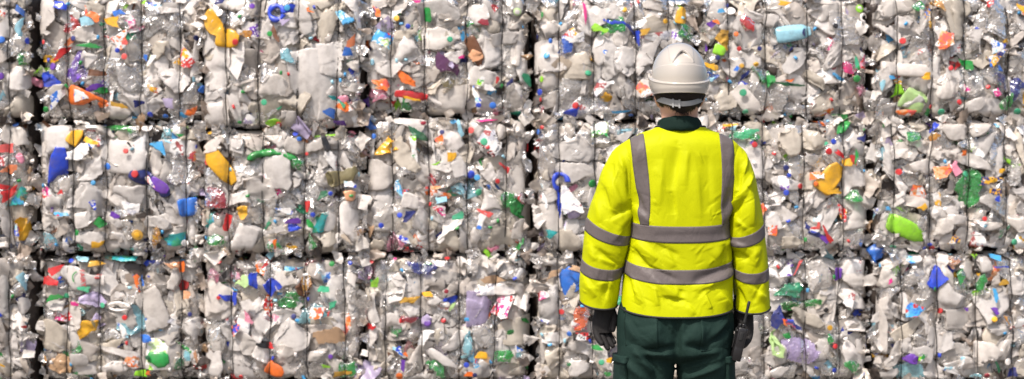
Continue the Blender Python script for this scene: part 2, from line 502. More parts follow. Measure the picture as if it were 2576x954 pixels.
# items picked out by eye: zone, x, y, w, h, angle (ccw), kind, colour
ZO = [None, (0, 0), (644.5, 0), (1289, 0), (1933.4, 0), (0, 477), (644.5, 477), (1289, 477), (1933.4, 477)]
ITEMS = '''
1 1070 120 120 82 -52 oslab yellow;1 1150 195 105 88 -12 oslab yellow;1 1192 216 34 34 0 cap red;1 1105 830 215 82 -50 oslab yellow
1 440 480 190 92 -3 oflask orange;1 412 482 70 62 0 film_r bluewhite;1 290 850 205 92 84 oslab blue;1 385 335 150 78 70 film_p purple;1 245 395 95 72 10 film_o blue
1 480 430 95 42 22 ofilm purple;1 470 82 70 40 -30 film_o orange;1 560 112 85 50 0 film_o yellow;1 435 108 60 55 30 film_o ice;1 620 195 98 70 40 film_r orangewhite
1 360 120 80 90 0 pet red;1 600 65 62 34 20 film_o mid;1 125 295 75 62 40 pet green;1 145 205 36 36 0 cap blue;1 12 203 46 46 0 cap mid;1 15 385 38 38 0 cap purple
1 65 620 36 36 0 cap mid;1 210 210 26 26 0 cap red;1 720 890 120 72 -25 oslab navy;1 805 935 95 55 -30 oslab purple;1 685 875 40 40 0 cap red;1 760 915 50 60 0 film_r pinkred
1 380 685 85 62 55 oslab yellow;1 600 635 165 34 5 pet green;1 350 207 50 44 0 film_o rust;1 370 193 28 28 0 cap navy;1 450 228 125 26 -8 film_o green
1 265 335 32 40 0 cap purple;1 285 505 75 100 0 film_r bluewhite;1 225 550 34 34 0 cap green;1 685 602 72 32 10 film_o sky;1 830 590 32 32 0 cap mid;1 755 577 32 32 0 cap blue
1 595 255 28 28 0 cap blue;1 630 286 32 32 0 cap coral;1 735 292 24 38 0 film_o mid;1 935 300 85 95 60 film_r redyellow;1 770 450 62 30 -20 film_r redyellow;1 985 398 36 36 0 film_o ice
1 985 190 30 26 0 cap navy;1 985 285 160 32 84 otube white;1 970 555 75 60 60 film_o orange;1 918 580 45 30 0 film_o sky;1 1258 602 58 50 0 film_r purplewhite;1 800 748 75 70 0 film_o sky;1 850 712 40 24 0 film_o ice
1 980 790 70 44 0 pet red;1 60 680 120 62 -60 ojug white2;1 100 795 50 32 -60 oslab pink;1 28 745 45 68 90 film_o coral;1 22 940 65 26 0 film_o red;1 42 852 44 80 90 film_o rust
1 290 650 195 105 85 ojug white;1 620 790 185 130 -5 oslab white;1 1078 335 190 125 82 ojug white;1 1085 575 150 150 20 ojug white;1 720 8 36 28 0 film_o lime;1 490 365 85 40 10 film_o brown
1 1245 175 38 60 90 pet gold;1 1055 662 26 26 0 cap yellow;1 1212 620 24 20 0 cap green;1 905 682 46 20 0 film_o green;1 477 920 28 26 0 cap sky;1 545 838 40 28 -30 cap mid
1 655 727 38 30 0 film_o black;1 460 720 72 42 -20 film_r yellowblue;1 845 520 48 48 0 film_o lilac;1 700 522 55 36 0 film_o navy;1 600 530 85 22 -12 film_o gold;1 1105 8 45 34 0 film_o navy
1 290 22 90 46 -20 film_o blue;1 1275 35 30 26 0 cap purple;1 12 68 40 34 0 film_r orangewhite;1 105 55 62 26 -40 film_o mid;1 115 140 80 70 30 film_o ice;1 865 395 130 85 -30 ojug white
1 790 250 110 60 50 ojug cream;1 815 45 180 60 15 ofilm white;1 1060 50 110 90 -20 ofilm white;1 1190 300 75 150 -20 film_o white;1 1185 560 60 165 20 film_o white;1 560 150 85 110 50 ofilm white
1 110 390 115 105 0 ojug white;1 100 535 150 95 10 ojug cream;1 215 70 90 160 0 film_o white2;1 420 175 110 70 -10 ojug white2;1 265 470 110 60 30 ojug white2;1 1200 265 22 50 60 film_o white
1 470 645 150 60 5 ojug white2;1 690 530 150 60 0 ojug white;1 580 570 110 65 -10 ojug white2;1 395 770 120 70 20 film_r whitetext;1 900 840 100 140 0 pet white;1 1080 720 110 65 10 film_o white2;1 1190 730 80 90 20 film_o white
1 640 760 30 20 0 cap coral;1 1140 580 26 140 0 film_o white2;1 870 130 90 80 0 pet white;1 690 240 110 100 0 pet white;1 60 250 70 60 0 pet white;1 740 640 60 40 0 cap white;1 400 590 22 22 0 cap white;1 130 605 30 24 0 cap white
2 108 68 88 86 0 ring blue;2 168 48 62 50 0 film_o blue;2 162 44 34 34 0 cap sky;2 320 280 235 150 -20 ofilm white;2 300 430 190 190 10 ojug white;2 1100 270 165 74 -65 oflask brown;2 1102 275 60 66 -65 film_o peach
2 962 330 135 82 -25 film_o plum;2 985 325 34 34 -40 film_o lilac;2 650 205 44 46 -40 film_r greenwhite;2 862 75 36 76 0 film_o green;2 47 517 34 34 0 cap mint;2 975 197 32 32 0 cap mint;2 763 132 28 22 0 cap blue
2 705 66 66 34 5 film_r greenwhite;2 705 90 32 26 0 cap yellow;2 750 395 120 46 -30 film_o orange;2 780 478 155 40 -10 oslab red;2 780 495 90 16 -8 film_o yellow;2 620 425 90 60 0 film_r orangewhite
2 600 480 110 90 30 pet pink;2 465 262 52 44 0 film_o mid;2 480 212 74 50 20 film_o rust;2 450 85 60 84 30 film_r cyanprint;2 510 105 34 90 20 film_r purplewhite;2 172 285 80 74 0 pet ice
2 90 620 60 50 40 film_o lime;2 118 630 30 32 0 cap red;2 150 118 50 34 0 film_o lilac;2 102 172 26 92 14 film_o brown;2 76 175 30 26 0 cap green;2 425 625 62 34 0 ofilm purple;2 200 672 30 26 0 cap blue;2 220 700 26 22 0 cap mid
2 590 685 30 28 0 cap mid;2 258 775 20 20 0 cap red;2 80 806 228 110 0 arch green;2 82 850 155 110 0 ojug white;2 215 830 62 55 0 pet green;2 660 740 100 105 75 ofilm yellow;2 668 730 36 36 0 film_o gold
2 745 790 150 76 -55 ojug cream;2 800 750 130 62 -62 film_r greenwhite;2 812 672 115 44 -45 ofilm dgreen;2 920 805 120 125 60 ofilm white;2 985 790 44 44 0 film_o yellow;2 905 825 60 16 20 film_o lime
2 1160 582 100 34 18 otube magenta;2 1205 575 26 30 0 cap pink;2 1180 712 120 110 -30 film_r whitetext;2 1147 713 40 30 80 cap mint;2 1165 741 22 24 0 cap red;2 1245 845 62 30 -30 film_o red;2 1215 912 26 24 0 cap red
2 840 615 32 30 0 cap dred;2 1080 878 46 30 0 cap blue;2 1112 893 34 22 0 cap sky;2 1080 655 36 34 0 cap coral;2 990 608 32 34 0 cap sky;2 1022 640 88 28 -65 film_o ice;2 935 665 26 24 0 cap navy;2 922 700 44 54 0 film_r orangewhite
2 440 890 155 55 8 ojug olive;2 475 928 56 32 0 film_r bluewhite;2 350 675 115 20 8 film_o lime;2 440 497 54 38 -30 ojug pink;2 450 540 78 44 -30 film_r orangewhite;2 435 530 40 26 -30 film_o mint;2 1105 490 105 40 -60 film_r bluewhite
2 1118 530 30 28 0 cap blue;2 1190 530 38 34 0 cap mid;2 1175 440 62 32 -5 film_r greenwhite;2 1130 405 32 44 -20 film_r greenwhite;2 1215 402 22 40 0 film_o red;2 1275 412 30 50 0 film_o navy;2 1078 116 40 40 0 pet green
2 1140 110 54 30 0 film_o dred;2 1208 40 50 40 0 pet red;2 600 52 42 56 0 film_r orangeblue;2 805 5 50 16 0 film_o magenta;2 1032 285 36 20 0 film_o magenta;2 965 412 62 54 0 pet olive;2 280 55 50 26 -10 film_o orange
2 370 572 54 50 0 film_o mid;2 400 500 62 30 0 film_o teal;2 900 945 90 18 0 film_r orangewhite;2 885 905 44 62 0 pet red;2 610 320 140 130 10 ojug white;2 350 130 130 210 -10 ofilm cream;2 240 80 60 150 20 ojug white
2 740 240 110 180 5 ojug white;2 920 60 160 110 10 ojug white;2 1110 60 110 90 -30 ojug white;2 930 190 150 90 0 ojug white2;2 1185 240 120 110 0 ojug white;2 1255 190 110 50 10 ojug white;2 960 510 190 120 10 ofilm white2
2 1150 400 130 80 -20 ojug white;2 770 600 130 60 -20 ojug white;2 620 880 120 120 0 ojug white2;2 760 850 80 60 0 pet white;2 190 620 130 90 -15 ojug white2;2 180 500 110 130 60 ojug cream;2 100 450 120 80 50 ojug white2
2 340 720 150 50 12 ojug white2;2 90 710 100 60 0 ojug white2;2 200 740 90 60 -30 ojug white2;2 380 800 80 90 60 film_r whitetext;2 1010 830 100 60 -60 film_o white;2 1260 660 70 60 0 ojug white2;2 980 900 150 90 0 pet white;2 350 715 50 90 40 film_o black
2 525 330 50 100 90 ojug white2;2 520 440 44 110 90 ojug white2;2 70 370 90 80 0 pet white;2 580 310 36 36 0 cap ice;2 660 330 80 100 60 film_o white
3 853 75 76 52 78 oslab yellow;3 885 162 74 84 0 pet green;3 440 146 78 38 -20 film_o lime;3 520 112 120 26 -12 ofilm blue;3 600 150 80 20 -45 film_o navy;3 628 192 26 72 0 film_o blue;3 193 204 28 26 0 cap mid
3 172 278 36 30 0 cap sky;3 135 462 36 32 0 cap blue;3 600 592 30 30 0 cap mid;3 550 567 95 18 6 film_o sky;3 100 180 32 32 0 cap navy;3 141 397 34 28 0 cap lime;3 383 367 38 36 0 cap mint
3 318 530 40 34 0 cap red;3 300 555 64 52 -20 film_o blue;3 145 548 34 34 0 pet red;3 134 499 22 24 0 cap red;3 268 225 66 88 0 pet mid;3 290 197 54 26 -15 film_r redyellow;3 325 187 74 50 0 film_r whitetext
3 265 360 120 145 60 ofilm beige;3 565 48 28 26 0 cap yellow;3 772 105 28 24 0 cap yellow;3 1058 198 66 96 -6 film_o gold;3 1047 250 56 50 -20 oslab lime;3 1036 288 26 28 0 cap navy;3 995 332 48 42 0 film_o yellow;3 1025 340 24 34 0 cap gold
3 1012 380 62 44 0 pet mid;3 1008 398 36 30 0 film_o ice;3 1010 118 58 36 20 film_o purple;3 1030 105 44 22 -20 film_o orange;3 1185 118 84 60 -40 pet red;3 1055 50 44 26 0 film_o sky;3 1128 170 26 20 0 cap orange;3 1143 244 24 26 0 cap red
3 1245 243 26 22 0 cap navy;3 1155 330 26 26 0 cap gold;3 1228 323 30 28 0 cap yellow;3 1130 345 22 32 -30 film_o mid;3 1162 465 40 34 0 cap mint;3 1177 567 34 34 0 cap mint;3 1262 365 110 66 -50 pet green
3 120 663 32 22 0 cap mid;3 147 638 26 20 0 cap red;3 243 915 84 92 0 ring blue;3 1160 675 150 50 0 pet mint;3 1218 690 54 50 0 pet green;3 1217 728 32 22 0 cap red;3 1220 800 150 80 88 ojug white;3 1100 627 76 24 -5 film_o yellow
3 1202 716 24 24 0 film_o purple;3 1262 720 30 40 0 film_o navy;3 405 95 105 130 -30 ojug white;3 368 70 16 110 8 film_o magenta;3 148 75 16 42 0 film_o green;3 25 57 44 44 0 cap plime;3 25 57 30 30 0 cap white
3 455 442 86 92 -15 film_r whitetext;3 468 262 34 28 0 film_r bluewhite;3 668 160 50 30 10 film_o gold;3 962 232 30 44 0 film_o purple;3 402 925 22 44 0 cap green;3 86 730 14 70 0 film_o red;3 745 160 110 130 0 ojug cream
3 830 165 70 120 -20 ojug white;3 680 270 120 150 10 ofilm white;3 580 300 110 110 60 ojug white;3 470 220 140 120 30 ojug white;3 160 280 120 140 0 ojug white;3 470 330 100 130 60 ofilm white;3 320 330 90 110 0 ojug cream
3 60 350 120 60 -80 ojug white;3 385 400 130 54 80 ojug white;3 225 550 100 36 70 ojug white;3 330 470 170 130 0 pet white;3 690 450 110 100 50 ojug white2;3 1100 50 60 50 0 cap white;3 1040 20 90 80 -20 ojug white;3 1180 170 120 90 -20 ojug white
3 1245 95 60 140 60 ofilm white;3 1180 500 130 70 -50 ojug white2;3 1110 310 90 90 50 ojug white;3 1240 480 100 90 0 pet white;3 180 700 120 130 0 pet white;3 330 750 170 120 -20 ofilm white;3 440 650 50 110 0 pet white
3 300 850 160 110 10 ofilm white;3 50 650 90 60 -20 ojug white2;3 50 770 70 150 0 ofilm white2;3 160 830 110 110 0 pet grey;3 740 30 120 60 -30 ofilm white2;3 600 60 80 34 80 ojug white;3 1100 570 90 120 0 pet white
3 35 230 150 50 70 ojug white2;3 1080 480 90 110 20 ojug cream;3 210 130 100 90 30 ojug white2
4 130 163 158 76 8 oslab ice;4 180 162 18 44 0 film_o navy;4 82 14 58 28 -15 film_o yellow;4 99 38 32 30 0 cap white;4 465 40 46 44 0 cap lime;4 465 40 30 30 0 cap white;4 492 86 40 40 0 ring white;4 341 127 32 30 0 cap black
4 110 420 150 26 0 film_o dgreen;4 14 408 44 60 0 film_o green;4 110 405 54 16 10 film_o orange;4 392 612 140 44 55 oslab green;4 415 340 74 60 0 pet magenta;4 488 300 60 84 0 film_r pinkred;4 452 310 24 60 0 film_o mint
4 450 395 26 40 0 cap green;4 605 162 120 58 -50 ofilm white;4 672 115 70 40 -20 film_o white;4 669 208 34 26 0 cap red;4 798 95 34 90 10 film_r yellowblue;4 765 110 40 90 -15 film_o white2;4 888 205 90 80 60 film_r orangewhite;4 862 240 46 24 0 film_o orange
4 845 30 74 40 0 pet gold;4 748 32 60 50 0 pet green;4 652 462 72 54 70 film_o lime;4 735 510 140 100 -20 ojug plime;4 740 510 110 70 -20 ojug white;4 908 345 28 28 0 cap red;4 982 440 56 30 -35 film_r pinkred;4 955 515 32 26 0 cap red
4 1095 440 26 22 0 cap red;4 1150 295 110 56 20 film_r yellowblue;4 1150 240 80 70 0 film_r bluewhite;4 1160 345 34 34 0 film_o mid;4 1186 206 38 24 0 film_o yellow;4 1250 563 38 32 0 cap mint;4 865 565 36 28 0 cap mint;4 1195 510 60 84 0 pet green
4 1270 52 46 62 0 film_o yellow;4 1250 450 80 110 0 pet navy;4 1165 400 60 60 0 pet navy;4 785 384 46 36 0 film_o yellow;4 622 390 44 22 0 film_o sky;4 560 430 44 56 0 film_o ice;4 482 688 68 54 0 film_o navy;4 725 690 64 50 0 pet green
4 690 568 92 34 -8 film_r orangewhite;4 310 895 150 92 52 oslab yellow;4 395 815 50 40 0 film_o yellow;4 300 762 36 26 15 cap red;4 362 775 64 22 -30 film_o red;4 425 808 54 28 -80 film_o red;4 441 790 80 18 88 film_o green
4 240 885 66 40 0 film_r orangewhite;4 85 845 30 32 0 cap navy;4 100 882 24 20 0 cap blue;4 90 922 115 58 0 ojug white;4 158 937 26 28 0 cap red;4 235 925 26 20 0 cap orange;4 825 640 66 26 40 film_o blue;4 828 690 74 44 0 pet gold
4 650 865 34 28 0 cap red;4 868 862 84 70 0 film_r orangewhite;4 983 877 36 30 0 cap mint;4 1110 905 130 70 20 film_r yellowblue;4 1165 860 40 26 0 film_o yellow;4 975 770 30 34 0 film_o orange;4 325 713 32 28 0 cap blue;4 286 722 26 24 0 film_o mint
4 150 290 150 66 55 ofilm white;4 310 50 100 150 60 ofilm white2;4 340 290 120 90 40 ofilm white;4 700 350 200 56 -6 otube white2;4 430 150 110 120 0 pet white;4 580 400 90 60 -70 ojug white;4 300 510 80 170 -70 ofilm cream;4 60 490 90 110 0 pet white
4 600 830 110 56 -50 ofilm white;4 660 775 70 44 0 film_o white;4 940 650 110 90 -50 ojug white2;4 1070 640 100 60 20 ojug white2;4 1145 740 90 150 0 pet white;4 1145 110 90 140 0 pet white;4 120 715 110 110 0 ojug cream;4 230 710 110 80 -20 ojug cream
4 410 900 110 120 -60 ofilm white;4 510 350 60 150 0 pet white;4 240 400 100 50 -50 ojug cream;4 20 105 60 60 0 ojug white;4 60 590 90 44 -10 ojug white;4 1030 210 60 90 0 film_o white;4 490 450 70 60 0 pet pink;4 900 440 90 90 0 ojug white2
5 110 195 110 78 -75 ofilm yellow;5 82 205 22 60 0 film_r bluewhite;5 95 52 115 80 40 film_r tealprint;5 50 20 95 58 20 film_o red;5 470 78 36 48 0 film_r bluewhite;5 450 50 175 135 0 ojug white;5 510 168 50 44 -40 film_o green
5 450 240 135 62 -12 ojug white;5 393 215 22 36 0 film_o green;5 497 278 62 38 0 film_o yellow;5 960 85 112 82 10 oslab mid;5 1085 48 135 105 -20 pet dred;5 1150 165 80 34 75 film_o red;5 1090 245 92 82 0 pet green;5 1230 110 56 60 30 ofilm yellow
5 695 228 62 62 0 cap gold;5 695 228 30 30 0 cap yellow;5 785 240 70 92 -45 pet gold;5 788 240 34 30 0 film_o gold;5 585 130 48 28 -20 film_o purple;5 590 338 160 44 -8 film_r tealprint;5 480 370 84 26 8 film_o gold;5 347 357 30 24 0 cap blue
5 400 347 64 26 -10 film_o ice;5 178 320 26 24 0 cap red;5 275 405 80 40 20 film_o red;5 235 472 86 60 -30 film_o red;5 405 450 175 92 -5 oflask white;5 486 440 28 44 0 cap coral;5 690 470 84 44 -55 film_r orangeblue
5 712 460 16 66 5 film_o mid;5 860 375 90 44 -25 ofilm peach;5 905 388 30 54 0 film_o orange;5 945 348 74 84 20 ojug white;5 975 345 12 40 0 film_o green;5 1070 440 72 84 0 pet pink;5 1180 420 64 70 0 pet pink;5 1085 555 165 175 0 ojug white2
5 1145 552 90 40 -5 film_o blue;5 1180 548 22 66 0 film_o blue;5 1097 545 22 20 0 cap red;5 1228 465 66 76 -30 film_o plime;5 1272 460 44 80 0 film_o blue;5 270 560 92 90 0 ofilm white;5 265 545 90 36 20 film_o green
5 370 577 48 26 -20 film_o magenta;5 325 535 32 28 0 film_o mint;5 510 583 30 24 0 cap mint;5 418 505 60 30 5 film_o mint;5 130 690 38 18 0 film_o red;5 170 650 180 40 85 pet dgreen;5 430 695 130 72 35 ofilm yellow;5 465 672 60 16 -60 film_o olive
5 610 712 90 44 -40 film_r bluewhite;5 625 645 30 22 0 cap red;5 730 752 54 40 0 ojug mid;5 760 608 165 76 -62 ojug white2;5 890 520 70 190 5 ojug cream;5 935 532 34 40 0 film_o peach;5 790 860 98 78 0 oslab green;5 740 847 26 24 0 cap dgreen
5 815 835 205 125 0 ojug white2;5 290 880 105 95 0 ofilm tan;5 205 870 36 60 0 pet gold;5 20 880 36 22 0 film_o yellow;5 192 907 24 26 0 cap red;5 75 808 80 145 15 ofilm white;5 25 560 60 200 0 ofilm white;5 1098 362 28 24 0 cap red
5 950 630 26 26 0 cap navy;5 1210 945 26 24 0 cap red;5 1185 708 44 58 0 film_r orangeblue;5 1252 640 66 50 -30 film_o pink;5 930 270 38 32 0 cap white;5 820 328 30 24 0 cap purple;5 700 930 62 40 0 film_o lime;5 740 925 32 26 0 film_o orange
5 985 860 20 90 20 film_o peach;5 930 840 40 50 0 pet ice;5 245 260 84 64 0 pet ice;5 315 124 78 20 0 film_r cyanprint;5 825 12 60 50 0 oslab navy;5 310 12 34 26 0 film_o red;5 895 880 50 62 0 pet dgreen;5 430 150 90 60 10 ojug white
5 650 30 130 80 0 ojug white;5 660 90 90 70 0 film_r whitetext;5 800 165 110 50 -10 ojug white;5 120 460 60 90 0 film_o ice;5 460 560 120 80 20 ojug lilac;5 650 570 60 110 0 pet grey;5 590 590 90 40 0 ring white;5 980 700 110 80 20 ojug white
5 240 740 150 90 10 ojug cream;5 370 640 60 120 0 ojug white2;5 540 790 140 46 10 ojug cream;5 600 820 180 34 -15 ofilm white;5 660 870 80 60 0 film_r orangewhite;5 1080 780 80 190 0 pet white;5 1230 780 110 80 -30 ojug white2;5 870 690 60 90 0 film_r whitetext
5 90 670 110 90 0 ojug white;5 20 180 40 150 0 ojug white;5 560 895 120 50 0 ojug white;5 390 860 70 50 0 ojug white;5 1230 580 50 60 -30 film_o white;5 260 340 110 36 -8 pet grey;5 355 325 20 20 0 cap navy;5 480 640 40 36 0 film_o lilac
6 82 487 76 78 30 film_o blue;6 120 310 130 50 -55 pet green;6 72 292 40 60 0 pet green;6 85 282 46 60 0 film_r orangewhite;6 190 160 74 30 8 film_o purple;6 197 188 60 36 8 ojug blue;6 290 126 28 24 0 cap blue;6 265 82 50 34 -70 film_o red
6 338 30 54 44 0 film_o dgreen;6 378 20 24 24 0 cap blue;6 145 108 84 34 5 film_r bluewhite;6 235 500 72 130 10 ofilm brown;6 255 480 50 90 10 pet gold;6 275 170 34 42 0 film_o green;6 280 265 90 40 -75 pet green;6 365 740 145 78 12 card tan
6 92 910 86 62 -30 oslab orange;6 475 905 115 90 0 pet green;6 548 650 100 44 -55 ofilm red;6 570 690 60 30 -10 film_o red;6 345 430 155 125 10 ojug grey;6 310 405 24 56 -20 film_r bluewhite;6 775 550 84 60 50 film_o gold;6 860 525 54 26 0 film_o yellow
6 577 360 28 26 0 cap red;6 960 337 30 28 0 cap red;6 943 658 28 28 0 cap red;6 470 369 28 22 0 cap blue;6 380 373 30 24 0 cap green;6 190 637 30 26 0 cap navy;6 207 657 22 22 0 cap sky;6 375 840 26 24 0 cap purple;6 957 511 20 24 0 cap dred
6 925 365 54 40 0 film_r purplewhite;6 857 662 52 66 0 ojug lilac;6 862 670 34 40 0 cap purple;6 1060 652 32 20 0 film_o sky;6 1075 430 28 24 0 cap black;6 1058 882 30 26 0 cap blue;6 700 145 270 110 0 pet grey;6 770 135 60 54 0 film_o navy;6 628 181 30 30 0 cap blue
6 722 128 28 30 0 cap blue;6 910 20 135 36 -12 film_r orangewhite;6 930 52 54 36 0 film_o ice;6 1120 14 38 32 0 cap mint;6 1270 55 84 90 -40 pet green;6 1130 155 80 36 68 film_r bluewhite;6 1150 112 78 30 -30 film_o coral;6 920 110 60 54 0 film_r pinkred
6 1015 130 54 40 0 film_o mint;6 1195 452 120 40 0 card tan;6 1185 502 185 54 5 ojug white;6 1240 592 110 110 0 film_r pinkred;6 1120 600 120 115 0 ojug lilac;6 780 305 80 58 0 film_r blackprint;6 700 275 90 84 0 pet pink;6 697 343 20 18 0 cap magenta
6 905 900 105 62 -8 pet green;6 930 848 155 42 -25 ojug white;6 715 808 66 40 -25 film_r bluewhite;6 752 825 36 22 -30 film_o orange;6 738 885 22 60 -10 film_o purple;6 855 745 72 74 -5 film_r whitetext;6 820 388 145 70 -8 pet navy;6 865 366 46 26 0 pet green
6 900 392 26 24 0 cap navy;6 1128 832 66 34 0 film_o yellow;6 1245 840 92 62 0 pet green;6 1075 930 54 26 0 film_o orange;6 1100 933 24 26 0 cap navy;6 170 730 160 140 10 ojug white;6 610 870 90 180 -20 ofilm white;6 705 510 110 150 -10 ofilm white
6 595 465 36 54 -10 film_o lime;6 985 590 20 60 -30 film_o plime;6 780 655 100 38 0 pet dred;6 50 782 90 38 -20 film_r blackprint;6 572 212 40 62 0 card tan;6 285 345 92 40 0 pet dred;6 310 622 74 54 0 film_r orangewhite;6 340 500 54 30 0 film_o mint
6 385 582 36 44 0 film_o mint;6 368 615 20 50 0 film_o coral;6 480 160 110 190 0 ojug white;6 360 160 130 90 0 ojug white;6 350 245 130 80 0 ojug cream;6 100 210 80 50 40 film_o white;6 590 290 90 60 20 ojug cream;6 970 190 130 100 20 ofilm white
6 1170 70 110 120 0 ojug white;6 800 60 110 60 -10 ojug white;6 470 30 60 50 0 ojug peach;6 460 250 70 20 -40 film_o beige;6 1050 260 34 110 30 ojug white;6 1100 240 40 80 0 ojug white;6 1030 350 60 40 -60 film_o white;6 1190 370 90 70 20 ojug white2
6 1080 370 60 110 0 pet white;6 1000 760 100 80 0 ojug white;6 690 600 90 110 0 pet white;6 560 600 80 120 10 ofilm white;6 470 400 50 150 10 ofilm white2;6 150 460 90 90 0 ojug white2;6 130 830 100 80 0 ojug white2;6 30 830 80 60 -20 ojug white
6 560 760 60 120 -20 ojug white;6 1060 780 60 130 0 pet ice;6 1150 740 100 90 0 pet white;6 900 560 60 40 0 ojug white;6 780 610 80 50 0 ojug white;6 720 940 40 26 0 cap orange;6 1150 850 50 30 -20 card tan;6 670 660 80 60 0 ojug white
6 560 410 40 90 0 pet pink;6 430 930 90 30 0 film_o gold;6 350 890 50 26 0 film_o lime;6 190 370 80 100 0 ojug cream;6 250 370 20 40 0 pet dred
7 40 95 84 84 -40 ofilm green;7 66 45 54 60 0 pet red;7 285 465 140 125 40 ofilm mid;7 235 65 22 150 0 film_o blue;7 200 225 60 44 0 film_o teal;7 300 52 105 130 0 film_r whitetext;7 185 150 110 240 0 ojug white2;7 352 650 92 112 0 pet orange;7 345 610 50 40 0 pet orange
7 330 690 80 30 -30 film_r pinkred;7 247 615 30 26 0 cap red;7 205 430 62 50 0 card tan;7 312 395 60 26 -10 card tan;7 352 738 95 46 -5 film_r blackprint;7 430 794 56 26 0 film_o green;7 448 850 58 100 0 ojug white;7 448 868 28 32 0 cap mint;7 487 856 34 32 0 film_o yellow
7 532 560 36 56 -30 pet mint;7 150 530 60 40 20 film_r pinkred;7 285 725 28 26 0 cap mid;7 300 110 80 50 0 pet lilac;7 290 260 90 90 0 ojug cream;7 45 200 80 80 0 ojug white2;7 45 430 80 60 0 pet white;7 210 350 110 60 0 ojug white2;7 170 600 120 90 -20 ojug white
7 320 790 110 80 20 ojug white2;7 210 840 70 90 20 ojug cream;7 130 930 100 60 20 ofilm white;7 340 900 80 70 0 ojug white;7 200 760 90 60 0 ojug white;7 40 800 50 36 0 film_r bluewhite;7 50 550 60 160 20 ojug white2;7 30 900 80 60 0 ojug cream;7 285 880 26 22 0 pet dgreen;7 90 880 80 70 0 pet grey
7 1260 100 40 60 0 film_r orangewhite;7 480 930 40 30 0 pet green
8 695 198 190 84 -22 oslab lime;8 430 32 84 62 0 pet green;8 320 8 92 30 0 film_o yellow;8 85 15 32 30 0 cap blue;8 222 208 92 54 -20 ofilm navy;8 290 225 90 24 -55 film_o red;8 245 180 24 44 0 film_o coral;8 18 205 44 50 0 film_r orangewhite;8 277 247 56 26 -35 film_o purple
8 370 118 44 84 0 film_r redyellow;8 629 300 34 30 0 cap mint;8 823 297 28 26 0 cap red;8 808 280 20 26 0 cap blue;8 1075 146 26 18 0 cap red;8 1231 265 38 30 0 cap mint;8 357 427 60 34 88 otube purple;8 310 696 28 30 0 cap yellow;8 1128 650 32 32 0 cap yellow
8 857 608 30 26 0 cap red;8 290 606 26 28 0 cap black;8 545 381 26 26 0 cap sky;8 340 790 30 18 0 cap red;8 335 912 26 26 0 cap blue;8 505 938 28 28 0 cap mid;8 1200 865 34 36 0 cap white;8 985 600 28 20 0 film_o purple;8 838 445 88 100 -50 film_o blue
8 965 447 100 52 90 pet green;8 1065 470 60 92 0 pet green;8 732 606 84 72 -8 film_r cyanprint;8 110 508 155 72 0 pet mint;8 170 578 190 84 -10 pet green;8 45 645 86 88 30 ofilm navy;8 85 668 26 40 0 film_o orange;8 125 675 110 34 -25 film_r navyred;8 45 765 72 150 0 ofilm plime
8 165 815 185 125 -10 pet lilac;8 430 898 84 66 0 pet green;8 316 752 36 54 0 pet green;8 713 846 70 50 -30 ojug purple;8 735 852 30 40 0 cap purple;8 770 840 46 40 0 film_r greenwhite;8 780 832 110 70 0 ojug white;8 420 550 150 100 -55 ofilm white;8 420 560 60 70 -40 film_r whitetext
8 940 350 70 94 0 pet peach;8 1140 330 66 38 -20 film_o sky;8 1040 336 40 32 0 film_o lime;8 1165 388 96 12 0 film_o blue;8 1178 465 50 28 0 film_o gold;8 1130 565 150 120 40 ojug white;8 1135 530 22 70 15 film_o sky;8 915 903 96 34 -20 film_r bluewhite;8 1145 890 44 40 -30 film_o dgreen
8 545 680 84 215 0 ojug white2;8 640 830 120 50 60 ojug white2;8 975 650 140 84 5 ojug white2;8 1180 710 130 52 -5 ojug white;8 925 250 64 40 10 film_r yellowblue;8 1140 45 30 34 0 film_o blue;8 1130 15 60 40 0 film_r yellowblue;8 1132 610 42 38 0 film_o purple;8 1200 655 44 44 0 pet gold
8 548 105 74 92 -30 ojug white;8 530 122 30 60 -10 film_r bluewhite;8 598 95 30 24 0 film_o sky;8 765 90 46 30 20 film_o yellow;8 1175 210 80 30 50 pet dgreen;8 690 60 190 50 -5 ojug white2;8 450 120 100 130 0 ojug white2;8 590 230 110 110 0 ojug white2;8 680 300 150 34 0 ojug white2
8 1100 180 110 40 0 ojug white2;8 940 150 80 40 0 ojug white;8 870 190 100 60 40 ojug white2;8 330 260 90 30 50 ojug white2;8 380 270 40 90 20 ojug white2;8 450 270 110 90 0 pet grey;8 250 270 110 60 -20 pet white;8 110 265 110 50 10 ojug cream;8 20 160 60 80 20 ojug white
8 870 350 60 110 -40 ojug white;8 890 450 70 130 0 ojug white2;8 920 540 110 110 0 ojug white;8 770 500 90 90 0 pet white;8 720 330 110 70 20 ojug white;8 600 450 90 90 -40 ojug white2;8 730 440 60 70 0 pet white;8 440 400 110 70 -20 ojug white;8 450 460 80 110 0 ojug white2
8 360 770 60 110 -30 ojug white;8 420 830 60 120 20 ojug white;8 30 840 100 100 0 ojug white;8 200 650 150 50 -25 ojug cream;8 300 700 110 60 0 pet white;8 1100 820 110 90 0 ojug white2;8 1190 790 90 110 0 ojug white2;8 890 780 90 110 -30 ofilm white;8 1010 870 100 50 0 ojug white2
8 880 940 160 40 0 ofilm white;8 690 780 40 60 0 ojug white;8 590 590 60 100 0 ojug white2;8 680 570 34 80 0 film_o white;8 20 420 60 50 0 film_r whitetext;8 85 410 60 50 10 film_r purplewhite;8 150 390 16 90 -30 film_o coral;8 1080 370 70 50 0 ojug white;8 1250 480 70 80 0 ojug white
8 640 350 130 60 40 ojug white2;8 610 460 24 34 0 film_o magenta;8 250 440 120 90 0 pet grey;8 200 910 60 30 -30 film_o white;8 60 920 70 40 30 ojug white;8 1040 940 60 30 0 pet ice;8 1095 935 30 24 0 cap dred;8 1225 920 50 50 0 film_o navy
'''

